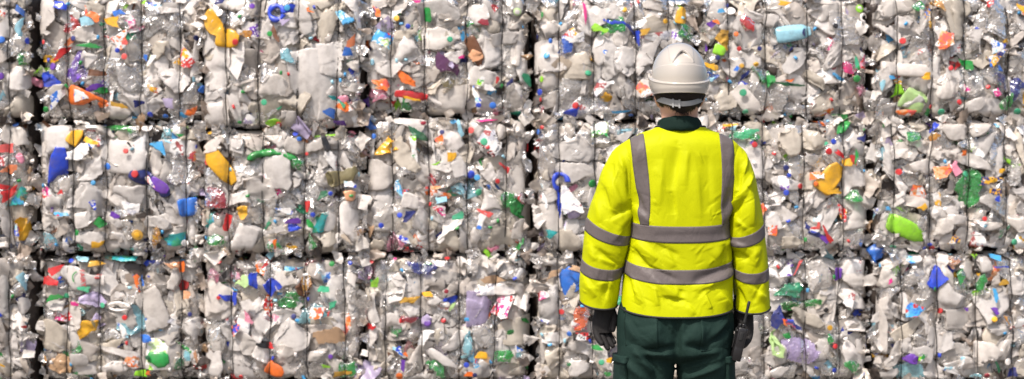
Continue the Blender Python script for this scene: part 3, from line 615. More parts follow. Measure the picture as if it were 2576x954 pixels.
def parse_items():
    L = []
    for rec in ITEMS.replace('\n', ';').split(';'):
        f = rec.split()
        if len(f) != 8:
            continue
        z, x, y, w, h, a = map(float, f[:6])
        ox, oy = ZO[int(z)]
        L.append(dict(q=(ox + x / 2, oy + y / 2), w=w / 2 / SB, h=h / 2 / SB, a=math.radians(a), k=f[6], c=f[7]))
    return L
ALL = parse_items()

LABEL = {'ofilm': 'film', 'film': 'film'}
CNAME = dict(white2='greyish white', dred='dark red', mid='bright blue', sky='light blue', ice='pale blue', dgreen='dark green', mint='sea green', plime='pale lime')
def cname(c): return CNAME.get(c, c)

def make_item(k, c, w, h, a, front, big):
    """returns name, P, F, material, smooth"""
    if a and abs(math.degrees(a)) in (90,):
        pass
    t = float(np.clip(min(w, h) * 0.42, 0.012, 0.055))
    tilt = (rng.normal() * 0.12, rng.normal() * 0.12)
    det = (28, 36) if big else (16, 20)
    if k == 'cap':
        P, F = shape_cap(max(w, h) / 2)
        P = rot_in_plane(P, rng.uniform(0, 6), (rng.normal() * 0.35, rng.normal() * 0.35))
        return 'bottle_cap', P, F, M('c', c)
    if k == 'arch':
        P, F = shape_ring(w, h, h * 0.20, PI)
        P = billows(P, 3, 0.008, 0.03, 0.07)
        return 'bottle_handle', rot_in_plane(P, a, tilt), F, M('o', c)
    if k == 'ring':
        P, F = shape_ring(w, h, min(w, h) * 0.13, rng.uniform(5.0, 6.2))
        P = rot_in_plane(P, a, tilt)
        return 'bottle_handle', P, F, M('c', c)
    if k == 'card':
        P, F = shape_film(w, h, t * 0.35, 20, 2)
        return 'cardboard_piece', rot_in_plane(P, a, tilt), F, MAT_CARD
    if h > w and k in ('ojug', 'pet', 'oslab', 'otube', 'oflask'):
        w, h, a = h, w, a + PI / 2
    def wrap(F, nu, nv, main, chance):
        """a printed label round the middle of the bottle"""
        if not big or c not in ('white', 'white2', 'grey', 'cream') or rng.uniform() > chance:
            return main
        pr = M('r', rng.choice(['bluewhite', 'redyellow', 'greenwhite', 'pinkred', 'whitetext', 'cyanprint', 'orangewhite', 'purplewhite', 'whitetext', 'tealprint']))
        row = np.arange(len(F)) // nu / nv
        r0 = rng.uniform(0.25, 0.4)
        return ([main, pr], ((row > r0) & (row < r0 + rng.uniform(0.12, 0.24))).astype(int))
    if k in ('ojug', 'oslab', 'otube', 'oflask'):
        P, F = shape_bottle(w, h, t, k[1:], det[0], det[1], bend=None if k == 'ojug' else rng.normal() * 0.06, crush=1.0 if k == 'ojug' else (0.25 if k == 'oflask' else 0.34))
        return ('crushed_jug' if k == 'ojug' else 'flattened_bottle'), rot_in_plane(P, a, tilt), F, wrap(F, det[0], det[1], M('o', c), 0.10)
    if k == 'pet':
        P, F = shape_bottle(w, h, t, 'bottle', det[0], det[1] + (12 if big else 0), crush=1.5, ribs=(rng.integers(6, 12) if big and rng.uniform() < 0.6 else 0))
        m = {'white': MAT_CLEAR, 'grey': MAT_HAZY}.get(c) or M('p', c)
        return 'clear_bottle', rot_in_plane(P, a, tilt), F, wrap(F, det[0], det[1] + 12, m, 0.16)
    if k == 'ofilm':
        P, F = shape_film(w, h, t * 0.8, 30 if big else 20, 5)
        return 'plastic_film', rot_in_plane(P, a, tilt), F, M('o', c)
    if k.startswith('film_'):
        P, F = shape_film(w, h, t * 0.5, 22 if big else 14, 4 if big else 2)
        nm = {'o': 'plastic_film', 'p': 'plastic_film', 'r': 'printed_wrapper'}[k[5]]
        return nm, rot_in_plane(P, a, tilt), F, M(k[5], c)
    raise ValueError(k)

def bale_deform(P, hx, hz, wx):
    """press local points (x, depth y with + = inwards, z) into the bale's face"""
    P = P.copy()
    j = rng.uniform(-0.014, 0.030)
    for ax, hh in ((0, hx - 0.004 + j), (2, hz - 0.004 + j)):
        v = P[:, ax]; av = np.abs(v); b = 0.07
        P[:, ax] = np.sign(v) * np.where(av > hh - b, (hh - b) + b * np.tanh((av - (hh - b)) / b), av)
    e = np.minimum(hx - np.abs(P[:, 0]), hz - np.abs(P[:, 2]))
    y = P[:, 1]
    y = np.where(y < 0, -0.035 * (1 - np.exp(y / 0.035)), y)
    y = y + 0.060 * np.clip((0.06 - e) / 0.06, 0, 1.3) ** 2
    y = y + 0.05 * (np.abs(P[:, 0]) / hx) ** 4 + 0.035 * (np.abs(P[:, 2]) / hz) ** 4 - 0.02
    for x0 in wx:
        dx = np.abs(P[:, 0] - x0)
        y = y + 0.022 * np.exp(-(dx / 0.018) ** 2) + 0.014 * np.exp(-(dx / 0.07) ** 2)
    P[:, 1] = y
    return P

TINTS = [((0.82, 0.77, 0.72), 42), ((0.64, 0.57, 0.50), 30), ((0.42, 0.34, 0.28), 14), ((0.10, 0.08, 0.07), 7), (PAL['blue'], .5), (PAL['mid'], .4), (PAL['sky'], .4),  # scrap colours; the darker browns also paint in shade between the pieces
         (PAL['green'], .5), (PAL['mint'], .4), (PAL['red'], .5), (PAL['orange'], .4), (PAL['yellow'], .4), (PAL['purple'], .3), (PAL['pink'], .5), (PAL['navy'], .5),
         (PAL['brown'], .8), (PAL['tan'], 1), (PAL['lime'], .2), (PAL['cream'], 6), (PAL['lilac'], 1.2), (PAL['ice'], 1.2)]
TC = np.array([t[0] for t in TINTS]); TW = np.array([t[1] for t in TINTS]); TW = TW / TW.sum()

def fragments(n, smin, smax, centers, nrm_axis):
    """n crumpled scraps around the given centres (n,3); returns P, F, tint, clear flag"""
    k = 8
    g = np.linspace(-0.5, 0.5, k)
    X, Z = np.meshgrid(g, g, indexing='ij')
    base = np.stack([X, np.zeros_like(X), Z], -1).reshape(-1, 3)
    P = np.repeat(base[None], n, 0)
    P = P * rng.uniform(0.6, 1.3, (n, 1, 3))
    P[..., 1] = 0
    for _ in range(2):
        nn = rng.normal(size=(n, 1, 3)) * (1, 0.5, 1)
        nn /= np.linalg.norm(nn, axis=2, keepdims=True)
        d = rng.uniform(0.03, 0.35, (n, 1))
        s = np.maximum((P * nn).sum(2) - d, 0)
        P = P - s[..., None] * nn * rng.uniform(1.0, 2.0, (n, 1, 1))
        P[..., 1] += s * rng.uniform(-1, 1, (n, 1))
    for _ in range(3):
        dd = rng.normal(size=(n, 1, 3)) * (1, .3, 1)
        P[..., 1] -= 0.10 * np.abs(np.sin((P * dd).sum(2) * 5 + rng.uniform(0, 6, (n, 1))))
    P += rng.normal(size=P.shape) * 0.006
    P *= (rng.uniform(0, 1, (n, 1, 1)) ** 1.6) * (smax - smin) + smin
    ax = rng.normal(size=(n, 3)) * 0.38
    rz = rng.uniform(0, 2 * PI, n)
    # in-plane turn, then tilts
    c, s = np.cos(rz)[:, None], np.sin(rz)[:, None]
    P = np.stack([P[..., 0] * c - P[..., 2] * s, P[..., 1], P[..., 0] * s + P[..., 2] * c], -1)
    c, s = np.cos(ax[:, :1]), np.sin(ax[:, :1])
    P = np.stack([P[..., 0], P[..., 1] * c - P[..., 2] * s, P[..., 1] * s + P[..., 2] * c], -1)
    c, s = np.cos(ax[:, 1:2]), np.sin(ax[:, 1:2])
    P = np.stack([P[..., 0] * c - P[..., 1] * s, P[..., 0] * s + P[..., 1] * c, P[..., 2]], -1)
    if nrm_axis == 0:
        P = P[..., [1, 0, 2]]
    elif nrm_axis == 2:
        P = P[..., [0, 2, 1]]
    P = P + centers[:, None, :]
    f = grid_faces(k, k, False)
    F = (f[None] + (np.arange(n) * k * k)[:, None, None]).reshape(-1, 4)
    ti = rng.choice(len(TC), n, p=TW)
    col = TC[ti] * rng.uniform(0.75, 1.0, (n, 1))
    clear = rng.uniform(size=n) < np.where(ti < 3, 0.42, 0.2)
    col = np.where(clear[:, None], np.minimum(1, 0.35 + col * 0.6), col)
    tint = np.repeat(np.concatenate([col, np.ones((n, 1))], 1), k * k, 0)
    mi = np.repeat(clear.astype(int), len(f))
    return P.reshape(-1, 3), F, tint, mi

def tube(path, r, nu=6, closed=False, caps=True):
    path = np.asarray(path, float)
    n = len(path)
    if closed:
        T = np.roll(path, -1, 0) - np.roll(path, 1, 0)
    else:
        T = np.gradient(path, axis=0)
    T /= np.linalg.norm(T, axis=1, keepdims=True) + 1e-9
    rr = np.broadcast_to(np.asarray(r, float), (n,))
    up = np.array([0.0, 0, 1]) if abs(T[0][2]) < 0.9 else np.array([1.0, 0, 0])
    P = []
    u = np.cross(T[0], up); u /= np.linalg.norm(u)
    for i in range(n):
        u = u - T[i] * (u @ T[i]); u /= np.linalg.norm(u) + 1e-9
        v = np.cross(T[i], u)
        a = np.arange(nu) * 2 * PI / nu
        P.append(path[i] + rr[i] * (np.cos(a)[:, None] * u + np.sin(a)[:, None] * v))
    P = np.concatenate(P)
    F = [grid_faces(n, nu, True)]
    if closed:
        a = np.arange(nu)
        F.append(np.stack([(n - 1) * nu + a, (n - 1) * nu + (a + 1) % nu, (a + 1) % nu, a], -1))
    elif caps:
        c0 = len(P); P = np.concatenate([P, path[:1], path[-1:]])
        a = np.arange(nu)
        F.append(np.stack([np.full(nu, c0), (a + 1) % nu, a], -1))
        F.append(np.stack([np.full(nu, c0 + 1), (n - 1) * nu + a, (n - 1) * nu + (a + 1) % nu], -1))
    return P, F

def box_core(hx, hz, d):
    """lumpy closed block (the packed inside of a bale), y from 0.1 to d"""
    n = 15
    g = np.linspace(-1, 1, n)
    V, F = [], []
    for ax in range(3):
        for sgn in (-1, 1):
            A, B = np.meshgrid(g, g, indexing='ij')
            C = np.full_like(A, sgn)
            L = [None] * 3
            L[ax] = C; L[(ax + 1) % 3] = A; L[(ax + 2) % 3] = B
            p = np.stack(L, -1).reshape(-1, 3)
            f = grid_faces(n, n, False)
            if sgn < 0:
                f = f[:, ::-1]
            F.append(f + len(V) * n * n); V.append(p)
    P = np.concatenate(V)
    # set back and smaller at the face, widened behind it to block light through gaps
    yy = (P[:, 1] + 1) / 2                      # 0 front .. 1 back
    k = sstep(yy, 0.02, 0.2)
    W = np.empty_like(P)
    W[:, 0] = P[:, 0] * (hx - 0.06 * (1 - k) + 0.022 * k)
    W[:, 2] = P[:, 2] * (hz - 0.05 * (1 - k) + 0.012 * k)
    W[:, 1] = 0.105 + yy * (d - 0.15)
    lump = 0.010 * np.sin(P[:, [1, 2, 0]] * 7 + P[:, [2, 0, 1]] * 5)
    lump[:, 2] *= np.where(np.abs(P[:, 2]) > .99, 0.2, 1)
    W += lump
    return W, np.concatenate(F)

LABELS = {
 (0, 0): 'top-row bale at the left edge of the wall with a large bright blue cap',
 (1, 0): 'top-row bale with the orange flask-shaped bottle and the shiny purple packet',
 (2, 0): 'top-row bale with the bent yellow bottle, the blue handle ring and a broad white sheet',
 (3, 0): 'top-row bale with the brown bottle, the plum-coloured sachet and the squashed red bottle',
 (4, 0): 'top-row bale behind the left side of the white helmet, with a beige crumpled bag',
 (5, 0): 'top-row bale to the right of the helmet with the pale blue flattened bottle',
 (6, 0): 'top-row bale at the right edge with a lime film over a round white tub',
 (0, 1): 'middle-row bale at the left edge of the wall with red film over teal print',
 (1, 1): 'middle-row bale with the tall flattened blue bottle and a navy bottle with a red cap',
 (2, 1): 'middle-row bale with the long yellow bottle and the curved green bottle over a white jug',
 (3, 1): 'middle-row bale with the yellow pouch and the magenta tube lying along its top edge',
 (4, 1): 'middle-row bale mostly behind the worker, with a blue handle and a tall white jug',
 (5, 1): 'middle-row bale beside the right sleeve with the yellow funnel-shaped bottle',
 (6, 1): 'middle-row bale at the right edge with the bright lime green flattened bottle',
 (0, 2): 'bottom-row bale at the left edge of the wall with long pale crumpled white film',
 (1, 2): 'bottom-row bale with the white red-lettered bottle and a folded yellow sheet',
 (2, 2): 'bottom-row bale with crumpled blue film, tan cardboard and an orange cup',
 (3, 2): 'bottom-row bale with the twisted red film and a green bottle in its lower left corner',
 (4, 2): 'bottom-row bale behind the gloved left hand and dark green trousers, with crumpled blue film',
 (5, 2): 'bottom-row bale right of the radio with the long sparkling green bottle and pale lime film',
 (6, 2): 'bottom-row bale at the right edge with a blue film triangle and two green bottle pieces'}

EMBLEMS = []
for (ci, ri), wq in WIRES.items():
    x0, x1 = BX(COLE[ci]), BX(COLE[ci + 1])
    z1, z0 = BZ(ROWE[ci][ri]), BZ(ROWE[ci][ri + 1])
    if ri == 2:
        z0 = GZ
    cx, cz = (x0 + x1) / 2, (z0 + z1) / 2
    x0 += GAPS[COLE[ci]]; x1 -= GAPS[COLE[ci + 1]]
    cx = (x0 + x1) / 2
    hx, hz = (x1 - x0) / 2, (z1 - z0) / 2 - 0.009
    wx = [BX(q) - cx for q in wq]
    yb = YB + rng.uniform(-0.06, 0.05)
    bale = new_obj('plastic_bale', None, None, (cx, yb, z0))
    bale['label'] = LABELS[(ci, ri)]
    bale['category'] = 'bale'
    bale['group'] = 'bales of crushed plastic stacked in a wall'
    bale.rotation_euler = (0, 0, rng.normal() * 0.010)
    off = np.array([0, 0, cz - z0])           # local origin is the base centre

    # packed inside
    V, F = box_core(hx, hz, DEPTH)
    new_obj('packed_core', mesh('packed_core', V + off, F, MAT_CORE), bale)

    # everything pressed into the face
    placed = []
    front = []
    def put(k, c, w, h, a, lx, lz, depth, big, label=None):
        nm, P, F, mt = make_item(k, c, w, h, a, True, big)
        P = P + (lx, depth - P[:, 1].min(), lz)
        P = bale_deform(P, hx, hz, wx)
        front.append(P)
        ctr = P.mean(0)
        mi_ = None
        if isinstance(mt, tuple):
            mt, mi_ = mt
        o = new_obj(nm, mesh(nm, P - ctr, F, mt, smooth=True, mi=mi_), bale, tuple(ctr + off))
        if label:
            o['label'] = label
        if nm in ('clear_bottle', 'crushed_jug') and big and rng.uniform() < 0.22:
            Pc, Fc = shape_cap(0.016, 0.018)
            Pc = np.stack([Pc[:, 1] + max(w, h) / 2 + 0.004, Pc[:, 0], Pc[:, 2]], -1)
            Pc = bale_deform(rot_in_plane(Pc, a + (PI / 2 if h > w else 0)) + (lx, depth - 0.01, lz), hx, hz, wx)
            cc = rng.choice(['white', 'blue', 'white', 'sky', 'white', 'red', 'green', 'ice'])
            new_obj('bottle_cap', mesh('bottle_cap', Pc - ctr, Fc, M('c', cc)), o)
        return o
    qb = (COLE[ci], COLE[ci + 1], ROWE[ci][ri], ROWE[ci][ri + 1])
    mine = [d for d in ALL if qb[0] <= d['q'][0] < qb[1] and qb[2] <= d['q'][1] < qb[3]]
    order = sorted(range(len(mine)), key=lambda i: -mine[i]['w'] * mine[i]['h'])
    for rank, i in enumerate(order):
        d = mine[i]
        area = d['w'] * d['h']
        small = area < 0.004
        g_ = 0.9 if d['k'] == 'cap' else (1.34 if d['c'] in ('white', 'white2', 'grey', 'cream') else (1.12 if area > 0.003 else 0.92))
        colored = d['c'] not in ('white', 'white2', 'grey', 'cream')
        depth = (-0.004 if area > 0.015 else -0.012 if area > 0.006 else -0.020) - (0.010 if colored else 0) + rng.uniform(-0.005, 0.005)
        if d['k'] == 'oflask':
            depth = -0.032
        elif d['k'] == 'cap':
            depth = -0.036
        elif small or d['k'].startswith('film_'):
            depth = -0.030 + rng.uniform(-0.004, 0.004)
        lx, lz = BX(d['q'][0]) - cx, BZ(d['q'][1]) - cz
        big = area > 0.008
        lab = None
        if big and d['c'] not in ('white', 'white2', 'grey', 'cream'):
            lab = cname(d['c']) if not d['k'] == 'film_r' else None
            if lab:
                lab = {'ofilm': 'crumpled %s film', 'film_o': 'crumpled %s film', 'film_p': 'shiny %s packet', 'pet': '%s see-through bottle', 'card': '%s piece of cardboard'}.get(
                    d['k'], '%s flattened bottle') % lab
        o = put(d['k'], d['c'], d['w'] * g_, d['h'] * g_, d['a'], lx, lz, depth, big, lab)
        placed.append((lx, lz, math.sqrt(area) / 2 * 0.85))
        if (abs(d['q'][0] - 202) < 2 and abs(d['q'][1] - 702) < 2 and d['k'] == 'oflask') or (d['k'] == 'ofilm' and d['c'] == 'navy' and abs(d['q'][0] - 2044) < 3):
            EMBLEMS.append((o, d, bale))
    # the rest: common bottles, jugs, films and caps, by best candidate
    counts = {'jug': sum(d['k'] == 'ojug' for d in mine), 'film': sum('film' in d['k'] for d in mine), 'cap': sum(d['k'] == 'cap' for d in mine)}
    for t in range(60):
        r_ = 0.5 * (0.48 - 0.23 * (t / 60)) * 0.5 + 0.026
        best, bs = None, -9
        for _ in range(14):
            lx, lz = rng.uniform(-hx + .03, hx - .03), rng.uniform(-hz + .03, hz - .03)
            if placed:
                s = min(math.hypot(lx - p[0], lz - p[1]) - p[2] for p in placed)
            else:
                s = 1
            if s > bs:
                best, bs = (lx, lz), s
        lx, lz = best
        lw = r_ * 2 * rng.uniform(0.8, 1.3)
        lh = lw * rng.uniform(0.4, 0.8)
        u = rng.uniform()
        a = rng.uniform(-PI, PI)
        depth = 0.022 if bs < r_ * 0.6 else 0.006
        if bs < 0.0:
            depth = 0.040
        if u < 0.24:
            k, c = 'ojug', rng.choice(['white', 'white', 'white2', 'white2', 'cream', 'grey'])
        elif u < 0.60:
            k, c = 'pet', rng.choice(['white', 'white', 'white', 'grey', 'grey', 'ice', 'green'], p=[.27, .27, .2, .1, .1, .04, .02])
        elif u < 0.955:
            k, c = 'ofilm', rng.choice(['white', 'white2', 'cream', 'grey', 'white'])
        elif u < 0.985:
            k, c = 'film_r', rng.choice(['bluewhite', 'redyellow', 'greenwhite', 'pinkred', 'purplewhite', 'orangewhite', 'whitetext', 'whitetext', 'cyanprint'])
            lw *= 0.6; lh *= 0.6
        else:
            k, c = 'film_o', rng.choice(['blue', 'sky', 'green', 'red', 'orange', 'yellow', 'purple', 'lilac', 'navy', 'pink', 'ice', 'mint', 'rust'])
            lw *= 0.45; lh *= 0.45
        put(k, c, lw, lh, a, lx, lz, depth, lw > 0.12)
        if bs > 0:
            placed.append((lx, lz, lw * 0.3))
    for t in range(max(0, 3 - counts['cap'])):
        c = rng.choice(['blue', 'mid', 'sky', 'red', 'white', 'green', 'mint', 'navy', 'yellow', 'white', 'orange', 'purple'])
        r_ = rng.uniform(0.024, 0.036)
        put('cap', c, r_, r_, 0, rng.uniform(-hx + .04, hx - .04), rng.uniform(-hz + .04, hz - .04), -0.022, False)

    # small scrap between and behind them, and over the sides, top and back
    parts = []
    n = 520
    c = np.stack([rng.uniform(-hx, hx, n), rng.uniform(0.055, 0.105, n), rng.uniform(-hz, hz, n)], -1)
    P, F, T, mi = fragments(n, 0.06, 0.18, c, 1)
    P[:, 1] = np.where(P[:, 1] < 0.075, 0.075 - 0.025 * (1 - np.exp((P[:, 1] - 0.075) / 0.025)), P[:, 1])
    P = bale_deform(P, hx, hz, wx)
    parts.append((P, F, T, mi))
    n = 64                                   # loose scrap hanging over the joints
    c = np.stack([rng.uniform(-hx, hx, n), rng.uniform(0.045, 0.13, n), rng.uniform(-hz, hz, n)], -1)
    c[: n // 2, 2] = np.sign(c[: n // 2, 2]) * (hz + rng.uniform(-0.03, 0.012, n // 2))
    c[n // 2:, 0] = np.sign(c[n // 2:, 0]) * (hx + rng.uniform(-0.03, 0.014, n - n // 2))
    c[:, 2] = np.maximum(c[:, 2], -hz + 0.02) if ri == 2 else c[:, 2]
    parts.append(fragments(n, 0.05, 0.15, c, 1))
    for ax, sg, nn in ((0, -1, 170), (0, 1, 170), (2, 1, 200), (1, 1, 90)):
        cc = np.stack([rng.uniform(-hx + .05, hx - .05, nn), rng.uniform(0.10, DEPTH - 0.06, nn), rng.uniform(-hz + .04, hz - .04, nn)], -1)
        if ax == 0: cc[:, 0] = sg * (hx - rng.uniform(0.035, 0.07, nn))
        if ax == 2: cc[:, 1] = np.maximum(cc[:, 1], rng.uniform(0.2, 0.4, nn))
        if ax == 2: cc[:, 2] = sg * (hz - rng.uniform(0.02, 0.045, nn))
        if ax == 1: cc[:, 1] = DEPTH - rng.uniform(0.02, 0.06, nn)
        P, F, T, mi = fragments(nn, 0.05, 0.15, cc, ax)
        for a_, hh in ((0, hx + 0.004), (2, hz + 0.008)):
            v = np.abs(P[:, a_])
            P[:, a_] = np.sign(P[:, a_]) * np.where(v > hh - .04, hh - .04 + .04 * np.tanh((v - hh + .04) / .08), v)
        parts.append((P, F, T, mi))
    o_ = 0; Ps, Fs, Ts, Ms = [], [], [], []
    for P, F, T, mi in parts:
        Ps.append(P); Fs.append(F + o_); Ts.append(T); Ms.append(mi); o_ += len(P)
    P = np.concatenate(Ps)
    o = new_obj('plastic_scrap', mesh('plastic_scrap', P + off, np.concatenate(Fs), [MAT_SCRAP_O, MAT_SCRAP_C], True, np.concatenate(Ms), np.concatenate(Ts)), bale)
    o['kind'] = 'stuff'

    # strapping wires pulled tight into the face, looped round the bale
    A = np.concatenate(front)
    for x_ in wx:
        zb = np.linspace(-hz + 0.01, hz - 0.012, 34)
        sel = A[np.abs(A[:, 0] - x_) < 0.014]
        yy = []
        for z_ in zb:
            s = sel[np.abs(sel[:, 2] - z_) < 0.03]
            yy.append(np.percentile(s[:, 1], 6) if len(s) else 0.03)
        yy = np.array(yy)
        yp = np.pad(yy, 2, mode='edge')
        yy = np.minimum(yy, (yp[:-4] + yp[1:-3] + yp[2:-2] + yp[3:-1] + yp[4:]) / 5) - 0.003
        wob = 0.005 * np.sin(zb * rng.uniform(4, 9) + rng.uniform(0, 6)) + 0.004 * np.sin(zb * 21 + rng.uniform(0, 6))
        lean = rng.normal() * 0.012
        path = [(x_ + w_ + lean * z_, y_, z_) for w_, y_, z_ in zip(wob, yy, zb)]
        path += [(x_, 0.12, hz - 0.004), (x_, DEPTH - 0.1, hz - 0.004), (x_, DEPTH - 0.01, hz - 0.03), (x_, DEPTH - 0.01, -hz + 0.03), (x_, DEPTH - 0.08, -hz + 0.006), (x_, 0.12, -hz + 0.006)]
        P, F = tube(np.array(path) + off, 0.0036, 6, closed=True)
        kz = int(rng.integers(6, 28)); kp = np.array(path[kz]) + off
        tt = np.linspace(0, 1, 22)
        P2, F2 = tube(np.stack([kp[0] + 0.007 * np.cos(tt * 30), kp[1] - 0.004 + 0.006 * np.sin(tt * 30), kp[2] + 0.07 * tt], -1), 0.0032, 5)
        F = F + [f + len(P) for f in F2]; P = np.concatenate([P, P2])
        new_obj('baling_wire', mesh('baling_wire', P, F, MAT_WIRE), bale)

# writing and marks pressed on two of the bottles
def flat_disc(pts, y, mat, name, parent, loc):
    P = np.array([(p[0], y, p[1]) for p in pts])
    P = np.concatenate([P, [P.mean(0)]])
    n = len(pts); a = np.arange(n)
    F = np.stack([a, (a + 1) % n, np.full(n, n)], -1)
    # thin plate: give it a little thickness
    B = P + (0, 0.0015, 0)
    side = np.stack([a, a + n + 1, (a + 1) % n + n + 1, (a + 1) % n], -1)
    return new_obj(name, mesh(name, np.concatenate([P, B]), [F, (F + n + 1)[:, ::-1], side], mat, smooth=False), parent, loc)

for o, d, bale in EMBLEMS:
    co = np.empty(len(o.data.vertices) * 3, np.float32); o.data.vertices.foreach_get('co', co)
    fy = float(co.reshape(-1, 3)[:, 1].min()) - 0.004
    if d['k'] == 'oflask':
        cu = bpy.data.curves.new('lettering', 'FONT')
        cu.body = 'FAIRY'; cu.size = 0.052; cu.extrude = 0.0008; cu.align_x = 'CENTER'; cu.align_y = 'CENTER'
        tmp = bpy.data.objects.new('lettering', cu); COL.objects.link(tmp)
        dg = bpy.context.evaluated_depsgraph_get()
        me = bpy.data.meshes.new_from_object(tmp.evaluated_get(dg))
        bpy.data.objects.remove(tmp)
        me.materials.clear(); me.materials.append(M('c', 'red'))
        t = new_obj('lettering', me, o, (0.018, fy, 0.0))
        t.rotation_euler = (math.radians(90), math.radians(-100), 0)
        t.rotation_euler = (PI / 2, math.radians(82), 0)
        arc = [(-0.012 + 0.05 * math.cos(b), 0.004 + 0.052 * math.sin(b)) for b in np.linspace(1.9, 3.9, 14)]
        arc += [(-0.006 + 0.048 * math.cos(b), 0.004 + 0.044 * math.sin(b)) for b in np.linspace(3.9, 1.9, 14)]
        P = np.array([(p[0], fy, p[1]) for p in arc]); n = 14
        F = np.array([[i, i + 1, 2 * n - 2 - i, 2 * n - 1 - i] for i in range(n - 1)])
        new_obj('label_arc', mesh('label_arc', np.concatenate([P, P + (0, .001, 0)]), [F, F[:, ::-1] + 2 * n], M('c', 'green'), False), o)
    else:
        c = (0.012, 0.012); r = 0.036
        full = [(c[0] + r * math.cos(b), c[1] + r * 0.72 * math.sin(b)) for b in np.linspace(0, 2 * PI, 28, endpoint=False)]
        flat_disc(full, fy, M('c', 'white'), 'round_emblem', o, (0, 0, 0))
        top = [(c[0] + r * .94 * math.cos(b), c[1] + r * 0.67 * math.sin(b)) for b in np.linspace(0.15, PI - 0.3, 14)]
        top += [(c[0] - r * .55, c[1] + r * .22), (c[0], c[1] + r * .12), (c[0] + r * .5, c[1] + r * .2)]
        flat_disc(top, fy - 0.002, M('c', 'red'), 'emblem_red', o, (0, 0, 0))
        bot = [(c[0] + r * .94 * math.cos(b), c[1] + r * 0.67 * math.sin(b)) for b in np.linspace(PI + 0.1, 2 * PI - 0.7, 12)]
        bot += [(c[0] + r * .3, c[1] - r * .42), (c[0] - r * .3, c[1] - r * .2)]
        flat_disc(bot, fy - 0.002, M('c', 'blue'), 'emblem_blue', o, (0, 0, 0))
# ------------------------------------------------------------------ the worker
def ctab(tab):
    """smooth interpolation through a table [(key, v1, v2, ...)]"""
    K = np.array([t[0] for t in tab], float)
    Vv = np.array([t[1:] for t in tab], float)
    T = np.gradient(Vv, K, axis=0)
    def f(x):
        x = np.clip(np.asarray(x, float), K[0], K[-1])
        i = np.clip(np.searchsorted(K, x, side='right') - 1, 0, len(K) - 2)
        h = (K[i + 1] - K[i])[..., None]
        t = (x - K[i])[..., None] / h
        return ((2 * t ** 3 - 3 * t ** 2 + 1) * Vv[i] + (t ** 3 - 2 * t ** 2 + t) * h * T[i]
                + (-2 * t ** 3 + 3 * t ** 2) * Vv[i + 1] + (t ** 3 - t ** 2) * h * T[i + 1])
    return f

def QX(q): return (q - QC[0]) / SP
def QZ(q): return CAMZ - (q - QC[1]) / SP
def spw(u, p): return np.sign(u) * np.abs(u) ** p

def seg_folds(folds, xq, yq):
    D = np.zeros_like(xq)
    for x0, y0, x1, y1, wd, amp in folds:
        dx, dy = x1 - x0, y1 - y0
        L2 = dx * dx + dy * dy
        t = np.clip(((xq - x0) * dx + (yq - y0) * dy) / L2, 0, 1)
        L = math.sqrt(L2)
        cross = ((xq - x0) * dy - (yq - y0) * dx) / L
        d2 = (xq - x0 - t * dx) ** 2 + (yq - y0 - t * dy) ** 2
        end = np.sin(np.clip(t, 0.02, 0.98) * PI) ** 0.5
        # a ridge with one steep side, like a fold of cloth
        k = np.where(cross > 0, 0.55, 1.4)
        D += amp * np.exp(-d2 / (wd * k) ** 2) * end
    return D * 0.0016

def cloth_mat(name, col, rough, scale, strength, sheen=0.2, weave=True, trans=0.0):
    m, nt, out = nmat(name)
    tc = N(nt, 'ShaderNodeTexCoord')
    mp = N(nt, 'ShaderNodeMapping'); mp.inputs['Scale'].default_value = (1, 1, 0.55)
    nt.links.new(tc.outputs['Object'], mp.inputs[0])
    n1 = N(nt, 'ShaderNodeTexNoise', Scale=scale, Detail=5.0, Roughness=0.55, Distortion=0.6)
    nt.links.new(mp.outputs[0], n1.inputs['Vector'])
    n2 = N(nt, 'ShaderNodeTexNoise', Scale=900.0, Detail=2.0)
    nt.links.new(tc.outputs['Object'], n2.inputs['Vector'])
    b1 = N(nt, 'ShaderNodeBump', Strength=strength, Distance=0.02)
    nt.links.new(n1.outputs['Fac'], b1.inputs['Height'])
    b2 = N(nt, 'ShaderNodeBump', Strength=0.25, Distance=0.001)
    nt.links.new(n2.outputs['Fac'], b2.inputs['Height']); nt.links.new(b1.outputs[0], b2.inputs['Normal'])
    n3 = N(nt, 'ShaderNodeTexNoise', Scale=7.0, Detail=4.0)
    nt.links.new(tc.outputs['Object'], n3.inputs['Vector'])
    mr = N(nt, 'ShaderNodeMapRange'); mr.inputs['To Min'].default_value = 0.86; mr.inputs['To Max'].default_value = 1.08
    nt.links.new(n3.outputs['Fac'], mr.inputs['Value'])
    c = N(nt, 'ShaderNodeVectorMath', operation='SCALE'); c.inputs[0].default_value = col
    nt.links.new(mr.outputs[0], c.inputs['Scale'])
    p = N(nt, 'ShaderNodeBsdfPrincipled', Roughness=rough)
    p.inputs['Sheen Weight'].default_value = sheen
    p.inputs['Specular IOR Level'].default_value = 0.12
    nt.links.new(c.outputs[0], p.inputs['Base Color']); nt.links.new(b2.outputs[0], p.inputs['Normal'])
    if trans:
        t = N(nt, 'ShaderNodeBsdfTranslucent'); nt.links.new(c.outputs[0], t.inputs['Color'])
        mx = N(nt, 'ShaderNodeMixShader'); mx.inputs[0].default_value = trans
        nt.links.new(p.outputs[0], mx.inputs[1]); nt.links.new(t.outputs[0], mx.inputs[2]); nt.links.new(mx.outputs[0], out.inputs['Surface'])
    else:
        nt.links.new(p.outputs[0], out.inputs['Surface'])
    return m

